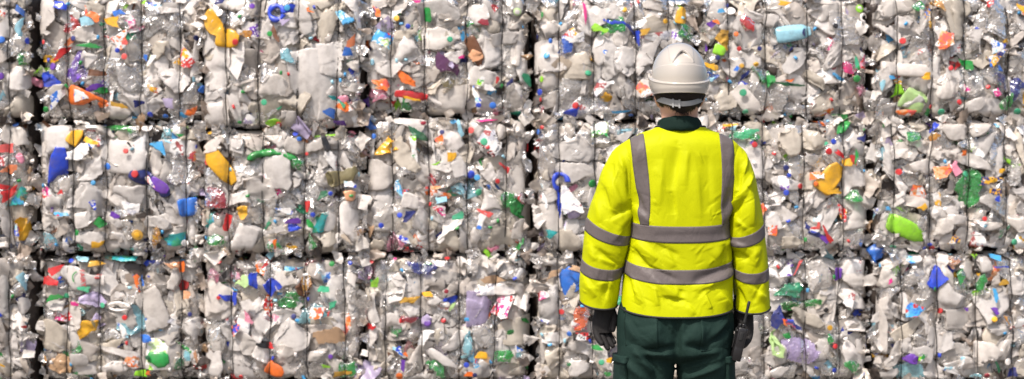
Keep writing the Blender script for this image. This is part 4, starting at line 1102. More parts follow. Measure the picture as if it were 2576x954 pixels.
def plain_mat(name, col, rough=0.5, metal=0.0, bump=0.0, bscale=200.0, coat=0.0, spec=0.5):
    m, nt, out = nmat(name)
    p = N(nt, 'ShaderNodeBsdfPrincipled', Roughness=rough, Metallic=metal)
    p.inputs['Base Color'].default_value = (*col, 1)
    p.inputs['Coat Weight'].default_value = coat
    p.inputs['Coat Roughness'].default_value = 0.05
    p.inputs['Specular IOR Level'].default_value = spec
    if bump:
        tc = N(nt, 'ShaderNodeTexCoord'); nz = N(nt, 'ShaderNodeTexNoise', Scale=bscale, Detail=4.0)
        nt.links.new(tc.outputs['Object'], nz.inputs['Vector'])
        b = N(nt, 'ShaderNodeBump', Strength=bump, Distance=0.002)
        nt.links.new(nz.outputs['Fac'], b.inputs['Height']); nt.links.new(b.outputs[0], p.inputs['Normal'])
    nt.links.new(p.outputs[0], out.inputs['Surface'])
    return m

YEL = cloth_mat('fluorescent yellow cloth', (0.460, 0.492, 0.0005), 0.6, 9.0, 0.22, 0.0, trans=0.05)
TAPE = cloth_mat('grey reflective tape', (0.120, 0.102, 0.100), 0.42, 16.0, 0.40, 0.0)
TRIM = plain_mat('black binding', (0.012, 0.011, 0.012), 0.7)
GREEN = cloth_mat('dark green workwear cloth', (0.0105, 0.0262, 0.0212), 0.8, 14.0, 0.35, 0.0)
GREENC = cloth_mat('dark green collar cloth', (0.006, 0.017, 0.0135), 0.8, 22.0, 0.3, 0.0)
SKIN = plain_mat('skin', (0.52, 0.29, 0.20), 0.5, bump=0.15, bscale=350)
HAIR = plain_mat('dark brown hair', (0.022, 0.013, 0.009), 0.42, bump=0.6, bscale=260)
SHELL = plain_mat('off white helmet plastic', (0.405, 0.37, 0.325), 0.22, coat=0.7)
STRAPM = opaque_mat('translucent strap plastic', (0.55, 0.55, 0.55), 0.25, 0.05, 0.05, 0.5, 0.0)
GLOVE = plain_mat('black knitted glove', (0.010, 0.0085, 0.0085), 0.72, bump=0.7, bscale=520, spec=0.35)
RADIO = plain_mat('black radio plastic', (0.012, 0.011, 0.012), 0.38, bump=0.2, bscale=600)
DARK = plain_mat('black rubber', (0.008, 0.008, 0.008), 0.6)

root = new_obj('person', None, None, (QX(1698), 0, 0))
root['label'] = 'worker seen from behind in white helmet, yellow reflective jacket and dark green trousers'
root['category'] = 'person'
RL = np.array([QX(1698), 0, 0])
def add(name, V, F, mat, parent=None, smooth=True):
    # children of a child keep the same origin as the person
    o = new_obj(name, mesh(name, np.asarray(V, float) - RL, F, mat, smooth), root if parent is None else parent)
    return o

def bake(parts, voxel, smooth_it=4, fac=0.5):
    """join closed shapes into one continuous skin"""
    Vs, Fs, k = [], [], 0
    for V, F in parts:
        Fl = F if isinstance(F, list) else [F]
        Vs.append(np.asarray(V, float)); Fs += [f + k for f in Fl]; k += len(V)
    me = mesh('tmp', np.concatenate(Vs), Fs, [SKIN])
    o = bpy.data.objects.new('tmp', me); COL.objects.link(o)
    r = o.modifiers.new('r', 'REMESH'); r.mode = 'VOXEL'; r.voxel_size = voxel; r.use_smooth_shade = True
    s = o.modifiers.new('s', 'SMOOTH'); s.iterations = smooth_it; s.factor = fac
    dg = bpy.context.evaluated_depsgraph_get()
    m2 = bpy.data.meshes.new_from_object(o.evaluated_get(dg))
    n = len(m2.vertices)
    co = np.empty(n * 3, np.float32); m2.vertices.foreach_get('co', co)
    li = np.empty(len(m2.loops), np.int32); m2.loops.foreach_get('vertex_index', li)
    tot = np.empty(len(m2.polygons), np.int32); m2.polygons.foreach_get('loop_total', tot)
    st = np.empty(len(m2.polygons), np.int32); m2.polygons.foreach_get('loop_start', st)
    F = []
    for c in np.unique(tot):
        F.append(np.stack([li[st[tot == c] + j] for j in range(c)], -1))
    bpy.data.objects.remove(o); bpy.data.meshes.remove(me); bpy.data.meshes.remove(m2)
    return co.reshape(-1, 3).astype(float), F

def skin(nodes, edges, sub=2):
    """nodes: [(x, y, z, r) or (x, y, z, rx, ry)]"""
    me = bpy.data.meshes.new('sk')
    me.from_pydata([n[:3] for n in nodes], edges, [])
    o = bpy.data.objects.new('sk', me); COL.objects.link(o)
    o.modifiers.new('k', 'SKIN')
    if not me.skin_vertices:
        bpy.context.view_layer.objects.active = o
    o.modifiers['k'].use_smooth_shade = True
    if not me.skin_vertices:
        bpy.ops.mesh.customdata_skin_add()
    for i, n in enumerate(nodes):
        v = me.skin_vertices[0].data[i]
        v.radius = (n[3], n[4] if len(n) > 4 else n[3]); v.use_root = (i == 0)
    s = o.modifiers.new('s', 'SUBSURF'); s.levels = sub; s.render_levels = sub
    dg = bpy.context.evaluated_depsgraph_get()
    m2 = bpy.data.meshes.new_from_object(o.evaluated_get(dg))
    V = np.array([v.co[:] for v in m2.vertices])
    F4 = [list(p.vertices) for p in m2.polygons if len(p.vertices) == 4]
    F3 = [list(p.vertices) for p in m2.polygons if len(p.vertices) == 3]
    F = [np.array(f) for f in (F4, F3) if f]
    bpy.data.objects.remove(o); bpy.data.meshes.remove(me); bpy.data.meshes.remove(m2)
    return V, F

def capped(V, nv, nu):
    """loft grid closed at both ends"""
    F = [grid_faces(nv, nu, True)]
    c0 = len(V)
    V = np.concatenate([V, [V[:nu].mean(0)], [V[-nu:].mean(0)]])
    a = np.arange(nu)
    F.append(np.stack([np.full(nu, c0), (a + 1) % nu, a], -1))
    F.append(np.stack([np.full(nu, c0 + 1), (nv - 1) * nu + a, (nv - 1) * nu + (a + 1) % nu], -1))
    return V, F

def waves(x, y, z, amp, k):
    r2 = np.random.default_rng(int(k * 10))
    D = 0
    for i in range(7):
        d = unit(r2.normal(size=3) * (1, 1, 0.6)); f = k * r2.uniform(0.6, 1.9)
        D = D + np.sin((x * d[0] + y * d[1] + z * d[2]) * f + r2.uniform(0, 6)) / 7
    return amp * D

# ---- jacket body: rings indexed by photo height
TT = ctab([(318, 1652, 1770, .060, 0), (325, 1640, 1783, .068, 0), (334, 1613, 1806, .078, 0), (345, 1590, 1830, .090, 0), (360, 1570, 1852, .102, 0), (380, 1560, 1862, .112, 0),
           (420, 1562, 1860, .122, 2), (470, 1570, 1851, .128, 5), (520, 1582, 1839, .128, 9), (570, 1586, 1832, .126, 14), (620, 1580, 1838, .122, 20), (670, 1570, 1841, .122, 27),
           (720, 1564, 1842, .126, 26), (772, 1560, 1843, .130, 22)])
TF = [(1700, 371, 1682, 480, 13, -6), (1682, 480, 1690, 540, 10, -5), (1722, 380, 1714, 470, 10, 4), (1660, 400, 1650, 520, 14, 4), (1770, 390, 1778, 540, 16, -4), (1745, 430, 1752, 550, 14, 3),
      (1592, 515, 1632, 560, 9, 6), (1598, 480, 1618, 540, 8, -5), (1838, 510, 1812, 560, 9, 6), (1830, 470, 1815, 540, 8, -5),
      (1598, 603, 1648, 652, 13, 9), (1592, 625, 1626, 668, 9, -7), (1640, 612, 1700, 640, 12, -5), (1830, 600, 1790, 650, 14, 7), (1812, 610, 1822, 655, 9, -6), (1668, 620, 1690, 670, 12, 5),
      (1632, 690, 1700, 742, 14, 9), (1660, 742, 1716, 752, 8, -7), (1640, 716, 1650, 765, 8, 6), (1700, 742, 1706, 722, 8, -5), (1838, 668, 1732, 708, 11, -9), (1836, 690, 1750, 722, 11, 7),
      (1764, 735, 1780, 772, 6, 5), (1590, 700, 1612, 760, 9, 6), (1575, 690, 1590, 740, 7, -6), (1800, 730, 1830, 765, 10, 6), (1612, 660, 1700, 700, 7, -5), (1720, 760, 1740, 785, 8, 4),
      (1606, 360, 1600, 440, 8, 3), (1832, 370, 1826, 450, 8, 3), (1610, 590, 1820, 588, 10, -2)]
PT = 0.78
rf = np.random.default_rng(21)
def fine(boxes):
    L = []
    for x0, x1, y0, y1, a0, a1, n in boxes:
        for _ in range(n):
            x, y, a, l = rf.uniform(x0, x1), rf.uniform(y0, y1), math.radians(rf.uniform(a0, a1)), rf.uniform(14, 38)
            L.append((x, y, x + l * math.cos(a), y + l * math.sin(a), rf.uniform(2.2, 4.5), rf.choice([-1, 1]) * rf.uniform(0.4, 1.3)))
    return L
TF += fine([(1588, 1650, 480, 560, 20, 80, 10), (1780, 1830, 480, 560, 100, 160, 10), (1580, 1680, 600, 660, 20, 60, 12), (1740, 1830, 600, 660, 110, 160, 10), (1570, 1690, 690, 765, 20, 80, 16),
            (1710, 1830, 690, 770, 100, 165, 16), (1620, 1780, 340, 540, 60, 120, 18), (1590, 1620, 350, 450, 60, 110, 6), (1820, 1850, 350, 450, 60, 110, 6)])
def S_torso(phi, yq, off=0.0, disp=True):
    t = TT(yq)
    L, R, b, sag = t[..., 0], t[..., 1], t[..., 2], t[..., 3] / SP
    c, a = (QX(L) + QX(R)) / 2, (QX(R) - QX(L)) / 2
    cp, sp = np.cos(phi), np.sin(phi)
    back = np.maximum(0, -sp)
    x = c + a * spw(cp, PT)
    y = b * spw(sp, PT) - 0.002 + 0.012 * sstep(yq, 330, 420) * back - 0.012 * back * sstep(yq, 640, 780)
    z = QZ(yq) - sag * back ** 1.3
    nx, ny = cp / a, sp / b
    nl = np.hypot(nx, ny); nx, ny = nx / nl, ny / nl
    if disp:
        xq = QC[0] + x * SP
        zq = QC[1] + (CAMZ - z) * SP
        D = seg_folds(TF, xq, zq) * np.where(sp < 0.1, 1, 0) + waves(x, y, z, 0.004, 26) * sstep(yq, 335, 400)
    else:
        D = 0
    D = D + off
    return np.stack([x + nx * D, y + ny * D, z], -1)

def torso_phi(xq, yq, front=False):
    t = TT(yq)
    u = np.clip((QX(np.asarray(xq, float)) - (QX(t[..., 0]) + QX(t[..., 1])) / 2) / ((QX(t[..., 1]) - QX(t[..., 0])) / 2), -1, 1)
    ph = np.arccos(np.clip(spw(u, 1 / PT), -1, 1))
    return ph if front else -ph

nv, nu = 260, 400
vv, pp = np.meshgrid(np.linspace(318, 772, nv), np.linspace(0, 2 * PI, nu, endpoint=False), indexing='ij')
jacket = add('jacket', S_torso(pp, vv).reshape(-1, 3), grid_faces(nv, nu, True), YEL)

def strip(name, S, P, Vv, mat, parent, off=0.0017):
    """a band with thickness laid on a surface: P, Vv parameter grids"""
    n, m_ = P.shape
    top = S(P, Vv, off).reshape(-1, 3); bot = S(P, Vv, -0.001).reshape(-1, 3)
    F = grid_faces(n, m_, False)
    idx = np.arange(n * m_).reshape(n, m_)
    rim = np.concatenate([idx[0], idx[1:, -1], idx[-1, ::-1][1:], idx[::-1, 0][1:]])
    k = n * m_
    rimF = np.stack([rim[:-1], rim[:-1] + k, rim[1:] + k, rim[1:]], -1)
    return add(name, np.concatenate([top, bot]), np.concatenate([F, rimF]), mat, parent)

for y0, y1 in ((556, 593), (651, 684)):
    V_, P_ = np.meshgrid(np.linspace(y0, y1, 10), np.linspace(0, 2 * PI, 241), indexing='ij')
    strip('reflective_band', S_torso, P_, V_, TAPE, jacket)
bl = ctab([(336, 1585, 1616), (350, 1583, 1617), (400, 1585, 1622), (453, 1588, 1626), (479, 1601, 1632), (520, 1605, 1628), (557, 1608, 1628)])
br = ctab([(336, 1804, 1834), (350, 1804, 1837), (400, 1807, 1839), (453, 1808, 1839), (479, 1805, 1837), (520, 1805, 1832), (557, 1808, 1828)])
bl = ctab([(336, 1585, 1616), (350, 1584, 1617), (400, 1588, 1622), (453, 1594, 1627), (500, 1601, 1630), (557, 1607, 1628)])
br = ctab([(336, 1804, 1834), (350, 1804, 1837), (400, 1807, 1839), (453, 1807, 1838), (500, 1805, 1834), (557, 1807, 1828)])
for tab in (bl, br):
    for fr in (False, True):
        yy = np.linspace(337, 556.5, 90)
        e = tab(yy)
        X_ = e[:, :1] + (e[:, 1:] - e[:, :1]) * np.linspace(0, 1, 9)[None]
        V_ = np.repeat(yy[:, None], 9, 1)
        strip('reflective_brace', S_torso, torso_phi(X_, V_, fr), V_, TAPE, jacket, 0.0021)

def edge_tube(S, v, r, name, mat, parent, n=160):
    ph = np.linspace(0, 2 * PI, n, endpoint=False)
    V, F = tube(S(ph, np.full(n, float(v))), r, 8, closed=True)
    return add(name, V, F, mat, parent)
edge_tube(S_torso, 771, 0.0036, 'hem_binding', TRIM, jacket)
edge_tube(S_torso, 319.5, 0.0042, 'neck_binding', TRIM, jacket)

# ---- sleeves
def make_sleeve(O, I, folds, side):
    k = np.arange(len(O))
    OT = ctab([(i, *O[i]) for i in k]); IT = ctab([(i, *I[i]) for i in k])
    HD = ctab([(0, .060, 0, 0), (1, .072, 0, 0), (2, .080, 0, 0), (3, .084, 0, 0), (4, .087, 0, 2), (5, .088, 0, 10), (6, .086, .004, 16), (7, .083, .010, 19), (8, .079, .016, 18), (9, .076, .02, 13)])
    def S(phi, v, off=0.0):
        o, i, h = OT(v), IT(v), HD(v)
        ox, oz, ix, iz = QX(o[..., 0]), QZ(o[..., 1]), QX(i[..., 0]), QZ(i[..., 1])
        cp, sp = np.cos(phi), np.sin(phi)
        u = spw(cp, 0.9)
        x = (ox + ix) / 2 + (ix - ox) / 2 * u
        z = (oz + iz) / 2 + (iz - oz) / 2 * u - h[..., 2] / SP * np.maximum(0, -sp) ** 1.3
        y = h[..., 1] + h[..., 0] * spw(sp, 0.9)
        sg = np.sign(ix - ox)
        a = np.abs(ix - ox) / 2 + 1e-4
        nx, ny = sg * cp / a, sp / h[..., 0]
        l = np.hypot(nx, ny)
        xq, zq = QC[0] + x * SP, QC[1] + (CAMZ - z) * SP
        D = seg_folds(folds, xq, zq) * np.where(sp < 0.15, 1, 0) + waves(x, y, z, 0.0045, 33) * sstep(v, 1, 3) + off
        return np.stack([x + nx / l * D, y + ny / l * D, z], -1)
    nv, nu = 240, 200
    vv, pp = np.meshgrid(np.linspace(0, 9, nv), np.linspace(0, 2 * PI, nu, endpoint=False), indexing='ij')
    V = S(pp, vv).reshape(-1, 3)
    F = [grid_faces(nv, nu, True)]
    if side > 0:
        F = [f[:, ::-1] for f in F]
    # an inner wall at the cuff so that the opening has depth
    inner = S(np.linspace(0, 2 * PI, nu, endpoint=False)[None].repeat(6, 0), np.linspace(9, 8.2, 6)[:, None].repeat(nu, 1), -0.004).reshape(-1, 3)
    F.append(grid_faces(6, nu, True) + len(V))
    V = np.concatenate([V, inner])
    s = add('sleeve', V, F, YEL, jacket)
    s.name = 'sleeve'
    return S, s
OL = [(1592, 345), (1570, 357), (1549, 373), (1531, 398), (1513, 435), (1495, 490), (1477, 548), (1466, 620), (1460, 690), (1459, 757)]
IL = [(1608, 430), (1606, 450), (1603, 470), (1599, 490), (1597, 512), (1594, 540), (1588, 590), (1577, 640), (1564, 700), (1552, 768)]
OR = [(1828, 347), (1850, 360), (1870, 377), (1885, 402), (1897, 440), (1910, 495), (1919, 550), (1928, 620), (1936, 700), (1939, 773)]
IR = [(1812, 430), (1815, 450), (1819, 470), (1823, 492), (1826, 512), (1828, 540), (1829, 584), (1839, 636), (1845, 696), (1849, 776)]
FL = [(1590, 535, 1545, 600, 8, 7), (1588, 520, 1530, 548, 10, -7), (1585, 550, 1550, 590, 6, -5), (1530, 440, 1560, 520, 12, 7), (1515, 470, 1535, 545, 9, -6), (1556, 380, 1578, 470, 8, 6), (1572, 430, 1585, 500, 6, -6),
      (1500, 500, 1510, 560, 10, 5), (1500, 625, 1555, 668, 10, -7), (1505, 645, 1548, 664, 6, 6), (1482, 612, 1498, 655, 9, 5), (1472, 700, 1500, 745, 9, 6), (1530, 700, 1520, 750, 8, -5), (1500, 715, 1545, 705, 9, 4),
      (1540, 410, 1532, 470, 9, -5)]
FR = [(1830, 520, 1868, 470, 8, 8), (1832, 538, 1862, 500, 7, -8), (1868, 470, 1884, 440, 7, 7), (1862, 400, 1850, 480, 8, -7), (1872, 385, 1862, 440, 7, 6), (1884, 480, 1886, 570, 12, 6), (1900, 470, 1912, 560, 12, -4),
      (1832, 605, 1872, 622, 9, 7), (1836, 625, 1880, 650, 9, -6), (1905, 620, 1890, 670, 12, 5), (1850, 720, 1870, 765, 10, -7), (1890, 725, 1925, 750, 9, 6), (1915, 700, 1890, 760, 9, -5), (1845, 550, 1870, 575, 7, 5)]
FL += fine([(1500, 1585, 480, 590, 20, 75, 16), (1475, 1560, 610, 660, 5, 50, 12), (1465, 1540, 690, 755, 10, 80, 14), (1520, 1580, 370, 470, 50, 110, 10)])
FR += fine([(1830, 1900, 470, 580, 100, 160, 16), (1840, 1920, 600, 680, 110, 170, 12), (1850, 1930, 700, 770, 100, 170, 14), (1840, 1890, 370, 470, 60, 120, 10)])
SL, slL = make_sleeve(OL, IL, FL, -1)
SR, slR = make_sleeve(OR, IR, FR, 1)
for S, sl, bands in ((SL, slL, ((5.98, 6.42), (7.42, 7.86))), (SR, slR, ((6.12, 6.56), (7.58, 7.96)))):
    for v0, v1 in bands:
        V_, P_ = np.meshgrid(np.linspace(v0, v1, 9), np.linspace(0, 2 * PI, 121), indexing='ij')
        strip('reflective_band', S, P_, V_, TAPE, sl)
    edge_tube(S, 9, 0.0036, 'cuff_binding', TRIM, sl, 90)

# ---- trousers
PTB = ctab([(735, 1574, 1828, .098, .095), (760, 1562, 1838, .112, .10), (790, 1554, 1845, .122, .104), (830, 1552, 1846, .134, .106), (865, 1553, 1844, .134, .105), (892, 1557, 1840, .120, .10), (912, 1575, 1822, .07, .07)])
PF = [(1697, 790, 1697, 925, 11, -13), (1640, 810, 1650, 860, 22, 7), (1755, 810, 1745, 860, 22, 7), (1612, 873, 1690, 862, 9, -7), (1605, 890, 1685, 905, 9, -6), (1600, 878, 1680, 885, 7, 6),
      (1590, 868, 1640, 930, 8, 7), (1610, 868, 1660, 940, 7, -6), (1780, 872, 1712, 862, 8, -6), (1790, 890, 1705, 915, 9, -8), (1800, 878, 1712, 895, 8, 6), (1800, 915, 1720, 950, 9, 7), (1806, 905, 1716, 932, 8, -7),
      (1660, 800, 1690, 850, 10, -6), (1735, 800, 1706, 850, 10, -6), (1575, 800, 1600, 850, 10, 5), (1820, 800, 1780, 845, 9, 5), (1832, 820, 1770, 862, 8, -5), (1640, 790, 1660, 830, 9, 4), (1570, 900, 1620, 950, 9, 6), (1640, 925, 1650, 960, 9, -5)]
PF += fine([(1560, 1660, 870, 950, 20, 70, 16), (1730, 1830, 870, 950, 110, 160, 16), (1650, 1740, 790, 900, 60, 120, 12), (1560, 1620, 780, 860, 20, 80, 8), (1770, 1830, 790, 860, 100, 160, 8)])
def S_pelvis(phi, yq, off=0.0):
    t = PTB(yq)
    c, a = (QX(t[..., 0]) + QX(t[..., 1])) / 2, (QX(t[..., 1]) - QX(t[..., 0])) / 2
    cp, sp = np.cos(phi), np.sin(phi)
    b = np.where(sp < 0, t[..., 2], t[..., 3])
    x = c + a * spw(cp, 0.85); y = b * spw(sp, 0.85)
    z = QZ(yq) + 0 * phi
    nx, ny = cp / a, sp / b
    l = np.hypot(nx, ny)
    xq = QC[0] + x * SP
    D = 1.5 * seg_folds(PF, xq, yq + 0 * x) * np.where(sp < 0.1, 1, 0) + waves(x, y, z, 0.003, 30) + off
    return np.stack([x + nx / l * D, y + ny / l * D, z], -1)
LT = ctab([(835, 1566, 1690, .10), (865, 1557, 1698, .118), (895, 1554, 1697, .122), (925, 1554, 1697, .116), (955, 1553, 1694, .110), (1000, 1553, 1689, .103), (1080, 1558, 1674, .092), (1150, 1566, 1664, .082), (1280, 1566, 1662, .080), (1400, 1570, 1660, .072), (1446, 1572, 1658, .072)])
def S_leg(side):
    def S(phi, yq, off=0.0):
        t = LT(yq)
        L, R = t[..., 0], t[..., 1]
        if side > 0:
            L, R = 2 * 1697.5 - R, 2 * 1697.5 - L
            L = L + 2
        c, a = (QX(L) + QX(R)) / 2, (QX(R) - QX(L)) / 2
        cp, sp = np.cos(phi), np.sin(phi)
        x = c + a * spw(cp, 0.9); y = t[..., 2] * spw(sp, 0.9) + 0.02 * sstep(yq, 900, 1150)
        z = QZ(yq) + 0 * phi
        nx, ny = cp / a, sp / t[..., 2]
        l = np.hypot(nx, ny)
        xq = QC[0] + x * SP
        D = 1.5 * seg_folds(PF[1:], xq, yq + 0 * x) * np.where(sp < 0.1, 1, 0) + waves(x, y, z, 0.006, 24) + off
        return np.stack([x + nx / l * D, y + ny / l * D, z], -1)
    return S
parts = []
nv, nu = 70, 160
vv, pp = np.meshgrid(np.linspace(735, 912, nv), np.linspace(0, 2 * PI, nu, endpoint=False), indexing='ij')
parts.append(capped(S_pelvis(pp, vv).reshape(-1, 3), nv, nu))
for sd in (-1, 1):
    nv, nu = 120, 90
    vv, pp = np.meshgrid(np.linspace(835, 1446, nv), np.linspace(0, 2 * PI, nu, endpoint=False), indexing='ij')
    parts.append(capped(S_leg(sd)(pp, vv).reshape(-1, 3), nv, nu))
V, F = bake(parts, 0.0045, 3)
trousers = add('trousers', V, F, GREEN)

def pocket(x0, x1, y0, y1, tilt, name):
    n, m_ = 24, 24
    yy = np.linspace(0, 1, n)[:, None].repeat(m_, 1); xx = np.linspace(0, 1, m_)[None].repeat(n, 0)
    X_ = x0 + (x1 - x0) * xx; Y_ = y0 + (y1 - y0) * yy + tilt * (xx - 0.5)
    t = PTB(Y_)
    u = np.clip((QX(X_) - (QX(t[..., 0]) + QX(t[..., 1])) / 2) / ((QX(t[..., 1]) - QX(t[..., 0])) / 2), -0.995, 0.995)
    ph = -np.arccos(spw(u, 1 / 0.85))
    return strip(name, S_pelvis, ph, Y_, GREEN, trousers, 0.0035)
pocket(1571, 1648, 785, 868, 6, 'back_pocket'); pocket(1752, 1826, 790, 873, -4, 'back_pocket')
pocket(1567, 1650, 772, 784, 6, 'pocket_flap'); pocket(1746, 1832, 779, 791, -3, 'pocket_flap')
pocket(1693.5, 1698.5, 795, 828, 0, 'centre_seam')
for sd in (-1, 1):
    S = S_leg(sd)
    f0, f1 = (PI - 0.5, PI + 0.86) if sd < 0 else (-0.86, 0.5)
    f1_, f0_ = (f1, f0)
    V_, P_ = np.meshgrid(np.linspace(898, 975, 20), np.linspace(f0_, f1_, 20), indexing='ij')
    cp_ = strip('cargo_pocket', S, P_, V_, GREEN, trousers, 0.011)
    V_, P_ = np.meshgrid(np.linspace(891, 907, 8), np.linspace(f0_ - .03, f1_ + .03, 20), indexing='ij')
    strip('pocket_flap', S, P_, V_, GREEN, cp_, 0.015)

# ---- boots
for sd in (-1, 1):
    xc = QX(1697.5 + sd * 82)
    g = ctab([(0, -.075, .20, .048), (.025, -.08, .205, .05), (.05, -.075, .19, .047), (.085, -.068, .11, .045), (.13, -.06, .062, .046), (.20, -.055, .055, .045)])
    nv, nu = 24, 40
    zz, pp = np.meshgrid(np.linspace(0.0, .20, nv), np.linspace(0, 2 * PI, nu, endpoint=False), indexing='ij')
    t = g(zz)
    yy = (t[..., 0] + t[..., 1]) / 2 + (t[..., 1] - t[..., 0]) / 2 * spw(np.sin(pp), 0.8)
    V, F = capped(np.stack([xc + t[..., 2] * spw(np.cos(pp), 0.8) + sd * 0.1 * np.maximum(yy, 0), yy + 0.02, zz + GZ], -1).reshape(-1, 3), nv, nu)
    add('boot', V, F, DARK)

# ---- body under the clothes, with head and neck
XH = QX(1709)
HT = ctab([(QZ(330), .030, -.02, .075), (QZ(318), .040, -.045, .098), (QZ(300), .056, -.062, .100), (QZ(285), .063, -.074, .098), (QZ(265), .068, -.086, .099), (QZ(245), .073, -.094, .099),
           (QZ(220), .076, -.098, .098), (QZ(190), .074, -.094, .094), (QZ(165), .064, -.080, .082), (QZ(145), .045, -.056, .058), (QZ(132), .015, -.02, .02)])
def S_head(phi, z, off=0.0):
    t = HT(z)
    c, b = (t[..., 1] + t[..., 2]) / 2, (t[..., 2] - t[..., 1]) / 2
    cp, sp = np.cos(phi), np.sin(phi)
    a = t[..., 0]
    nx, ny = cp / a, sp / b; l = np.hypot(nx, ny)
    x = XH + a * spw(cp, .92); y = c + b * spw(sp, .92)
    zz = z + 0 * phi
    # brow, eye hollows, nose, lips, chin
    fx = np.abs(x - XH); front_ = sp > 0.3
    eye = QZ(226)
    D = np.where(front_, -0.010 * np.exp(-((fx - .031) / .014) ** 2 - ((zz - eye) / .011) ** 2) + 0.006 * np.exp(-((zz - eye - .02) / .009) ** 2 - (fx / .05) ** 2)
        + 0.026 * np.exp(-(fx / .012) ** 2 - ((zz - eye + .040) / .016) ** 2) + 0.014 * np.exp(-(fx / .009) ** 2 - ((zz - eye + .018) / .02) ** 2)
        + 0.007 * np.exp(-(fx / .022) ** 2 - ((zz - eye + .072) / .006) ** 2) + 0.006 * np.exp(-(fx / .02) ** 2 - ((zz - eye + .083) / .006) ** 2)
        + 0.008 * np.exp(-(fx / .022) ** 2 - ((zz - eye + .108) / .012) ** 2), 0) + off
    return np.stack([x + nx / l * D, y + ny / l * D, zz], -1)
nv, nu = 60, 72
zz, pp = np.meshgrid(np.linspace(QZ(330), QZ(132), nv), np.linspace(0, 2 * PI, nu, endpoint=False), indexing='ij')
parts = [capped(S_head(pp, zz).reshape(-1, 3), nv, nu)]
# neck and ears
nt_ = ctab([(QZ(380), .085, -.075, .06), (QZ(345), .070, -.068, .052), (QZ(320), .0645, -.064, .046), (QZ(300), .0625, -.064, .044), (QZ(270), .062, -.062, .05), (QZ(250), .058, -.055, .05)])
zz, pp = np.meshgrid(np.linspace(QZ(380), QZ(250), 24), np.linspace(0, 2 * PI, 48, endpoint=False), indexing='ij')
t = nt_(zz)
parts.append(capped(np.stack([XH + t[..., 0] * np.cos(pp), (t[..., 1] + t[..., 2]) / 2 + (t[..., 2] - t[..., 1]) / 2 * np.sin(pp), zz], -1).reshape(-1, 3), 24, 48))
for sd in (-1, 1):
    zz, pp = np.meshgrid(np.linspace(-1, 1, 16), np.linspace(0, 2 * PI, 20, endpoint=False), indexing='ij')
    rr = np.sqrt(np.maximum(0.02, 1 - zz ** 2))
    lx = rr * np.cos(pp) * 0.0075; ly = rr * np.sin(pp) * (0.018 + 0.004 * zz); lz = zz * 0.031
    bend = 0.45 * sd
    X_ = XH + sd * 0.0765 + lx - sd * ly * 0.42 + sd * 0.004 * zz
    parts.append(capped(np.stack([X_, 0.004 + ly, QZ(247) + lz], -1).reshape(-1, 3), 16, 20))
def qn(x, y, d, *r): return (QX(x), d, QZ(y), *r)
nodes = [qn(1697, 835, 0.01, .06, .05), qn(1698, 740, .01, .085, .06), qn(1700, 600, .01, .09, .06), qn(1705, 480, .01, .095, .06), qn(1707, 405, .01, .07, .05), qn(1708, 350, -.01, .06, .058),
         qn(1628, 415, 0.01, .045), qn(1545, 560, 0.01, .04), qn(1521, 700, .02, .036), qn(1521, 762, .02, .030, .026),
         qn(1790, 415, 0.01, .045), qn(1872, 560, 0.01, .04), qn(1880, 700, .02, .036), qn(1872, 775, .02, .030, .026),
         qn(1632, 930, 0, .06), qn(1616, 1150, .01, .055), qn(1615, 1430, .02, .04), qn(1763, 930, 0, .06), qn(1778, 1150, .01, .055), qn(1780, 1430, .02, .04)]
edges = [(0, 1), (1, 2), (2, 3), (3, 4), (4, 5), (4, 6), (6, 7), (7, 8), (8, 9), (4, 10), (10, 11), (11, 12), (12, 13), (0, 14), (14, 15), (15, 16), (0, 17), (17, 18), (18, 19)]
try:
    parts.append(skin(nodes, edges))
except Exception as ex:
    print('skin failed', ex)
V, F = bake(parts, 0.004, 4)
body = add('body', V, F, SKIN)

# ---- hair on the back of the head
nv, nu = 26, 90
ph = np.linspace(-PI - 0.12, 0.12, nu)
low = QZ(252 + 36 * np.exp(-((ph + PI / 2 - 0.05) / 0.72) ** 2) + 8 * np.exp(-(((np.abs(ph + PI / 2) - 1.05)) / 0.18) ** 2))
hz_ = np.linspace(0, 1, nv)[:, None] * (low[None] - QZ(190)) + QZ(190)
hp = np.repeat(ph[None], nv, 0)
th = 0.011 * (1 - np.linspace(0, 1, nv)[:, None] ** 3) + 0.0035 + 0.0015 * np.sin(hp * 60) * np.linspace(0, 1, nv)[:, None]
V = S_head(hp, hz_, th).reshape(-1, 3)
Vn = [V]; Fn = [grid_faces(nv, nu, False)]; k = len(V)
rh = np.random.default_rng(5)
st = []
for i in range(2600):
    p0 = rh.uniform(-PI - 0.1, 0.1)
    zl = np.interp(p0, ph, low)
    f = rh.uniform(0.05, 1.0)
    z0 = QZ(200) + (zl - QZ(200)) * f
    ln = rh.uniform(0.012, 0.022) * (1.1 - 0.4 * f)
    dp = rh.normal() * 0.09 + 0.10 * math.sin(p0 * 3)
    b = 0.011 * (1 - f ** 3) + 0.004
    st.append((p0, z0, p0 + dp, z0 - ln, b))
st = np.array(st)
wd = 0.007
A_ = S_head(st[:, 0] - wd, st[:, 1], st[:, 4]); B_ = S_head(st[:, 0] + wd, st[:, 1], st[:, 4])
M_ = S_head(st[:, 0] * .5 + st[:, 2] * .5, (st[:, 1] + st[:, 3]) / 2, st[:, 4] + 0.003); C_ = S_head(st[:, 2], st[:, 3], np.maximum(st[:, 4] - 0.001, 0.003))
n = len(st); ii = np.arange(n)
V = np.concatenate([A_, B_, M_, C_])
Fn.append(np.concatenate([np.stack([ii, ii + n, ii + 2 * n], -1), np.stack([ii, ii + 2 * n, ii + 3 * n], -1), np.stack([ii + n, ii + 3 * n, ii + 2 * n], -1)]) + k)
Vn.append(V)
add('hair', np.concatenate(Vn), Fn, HAIR)

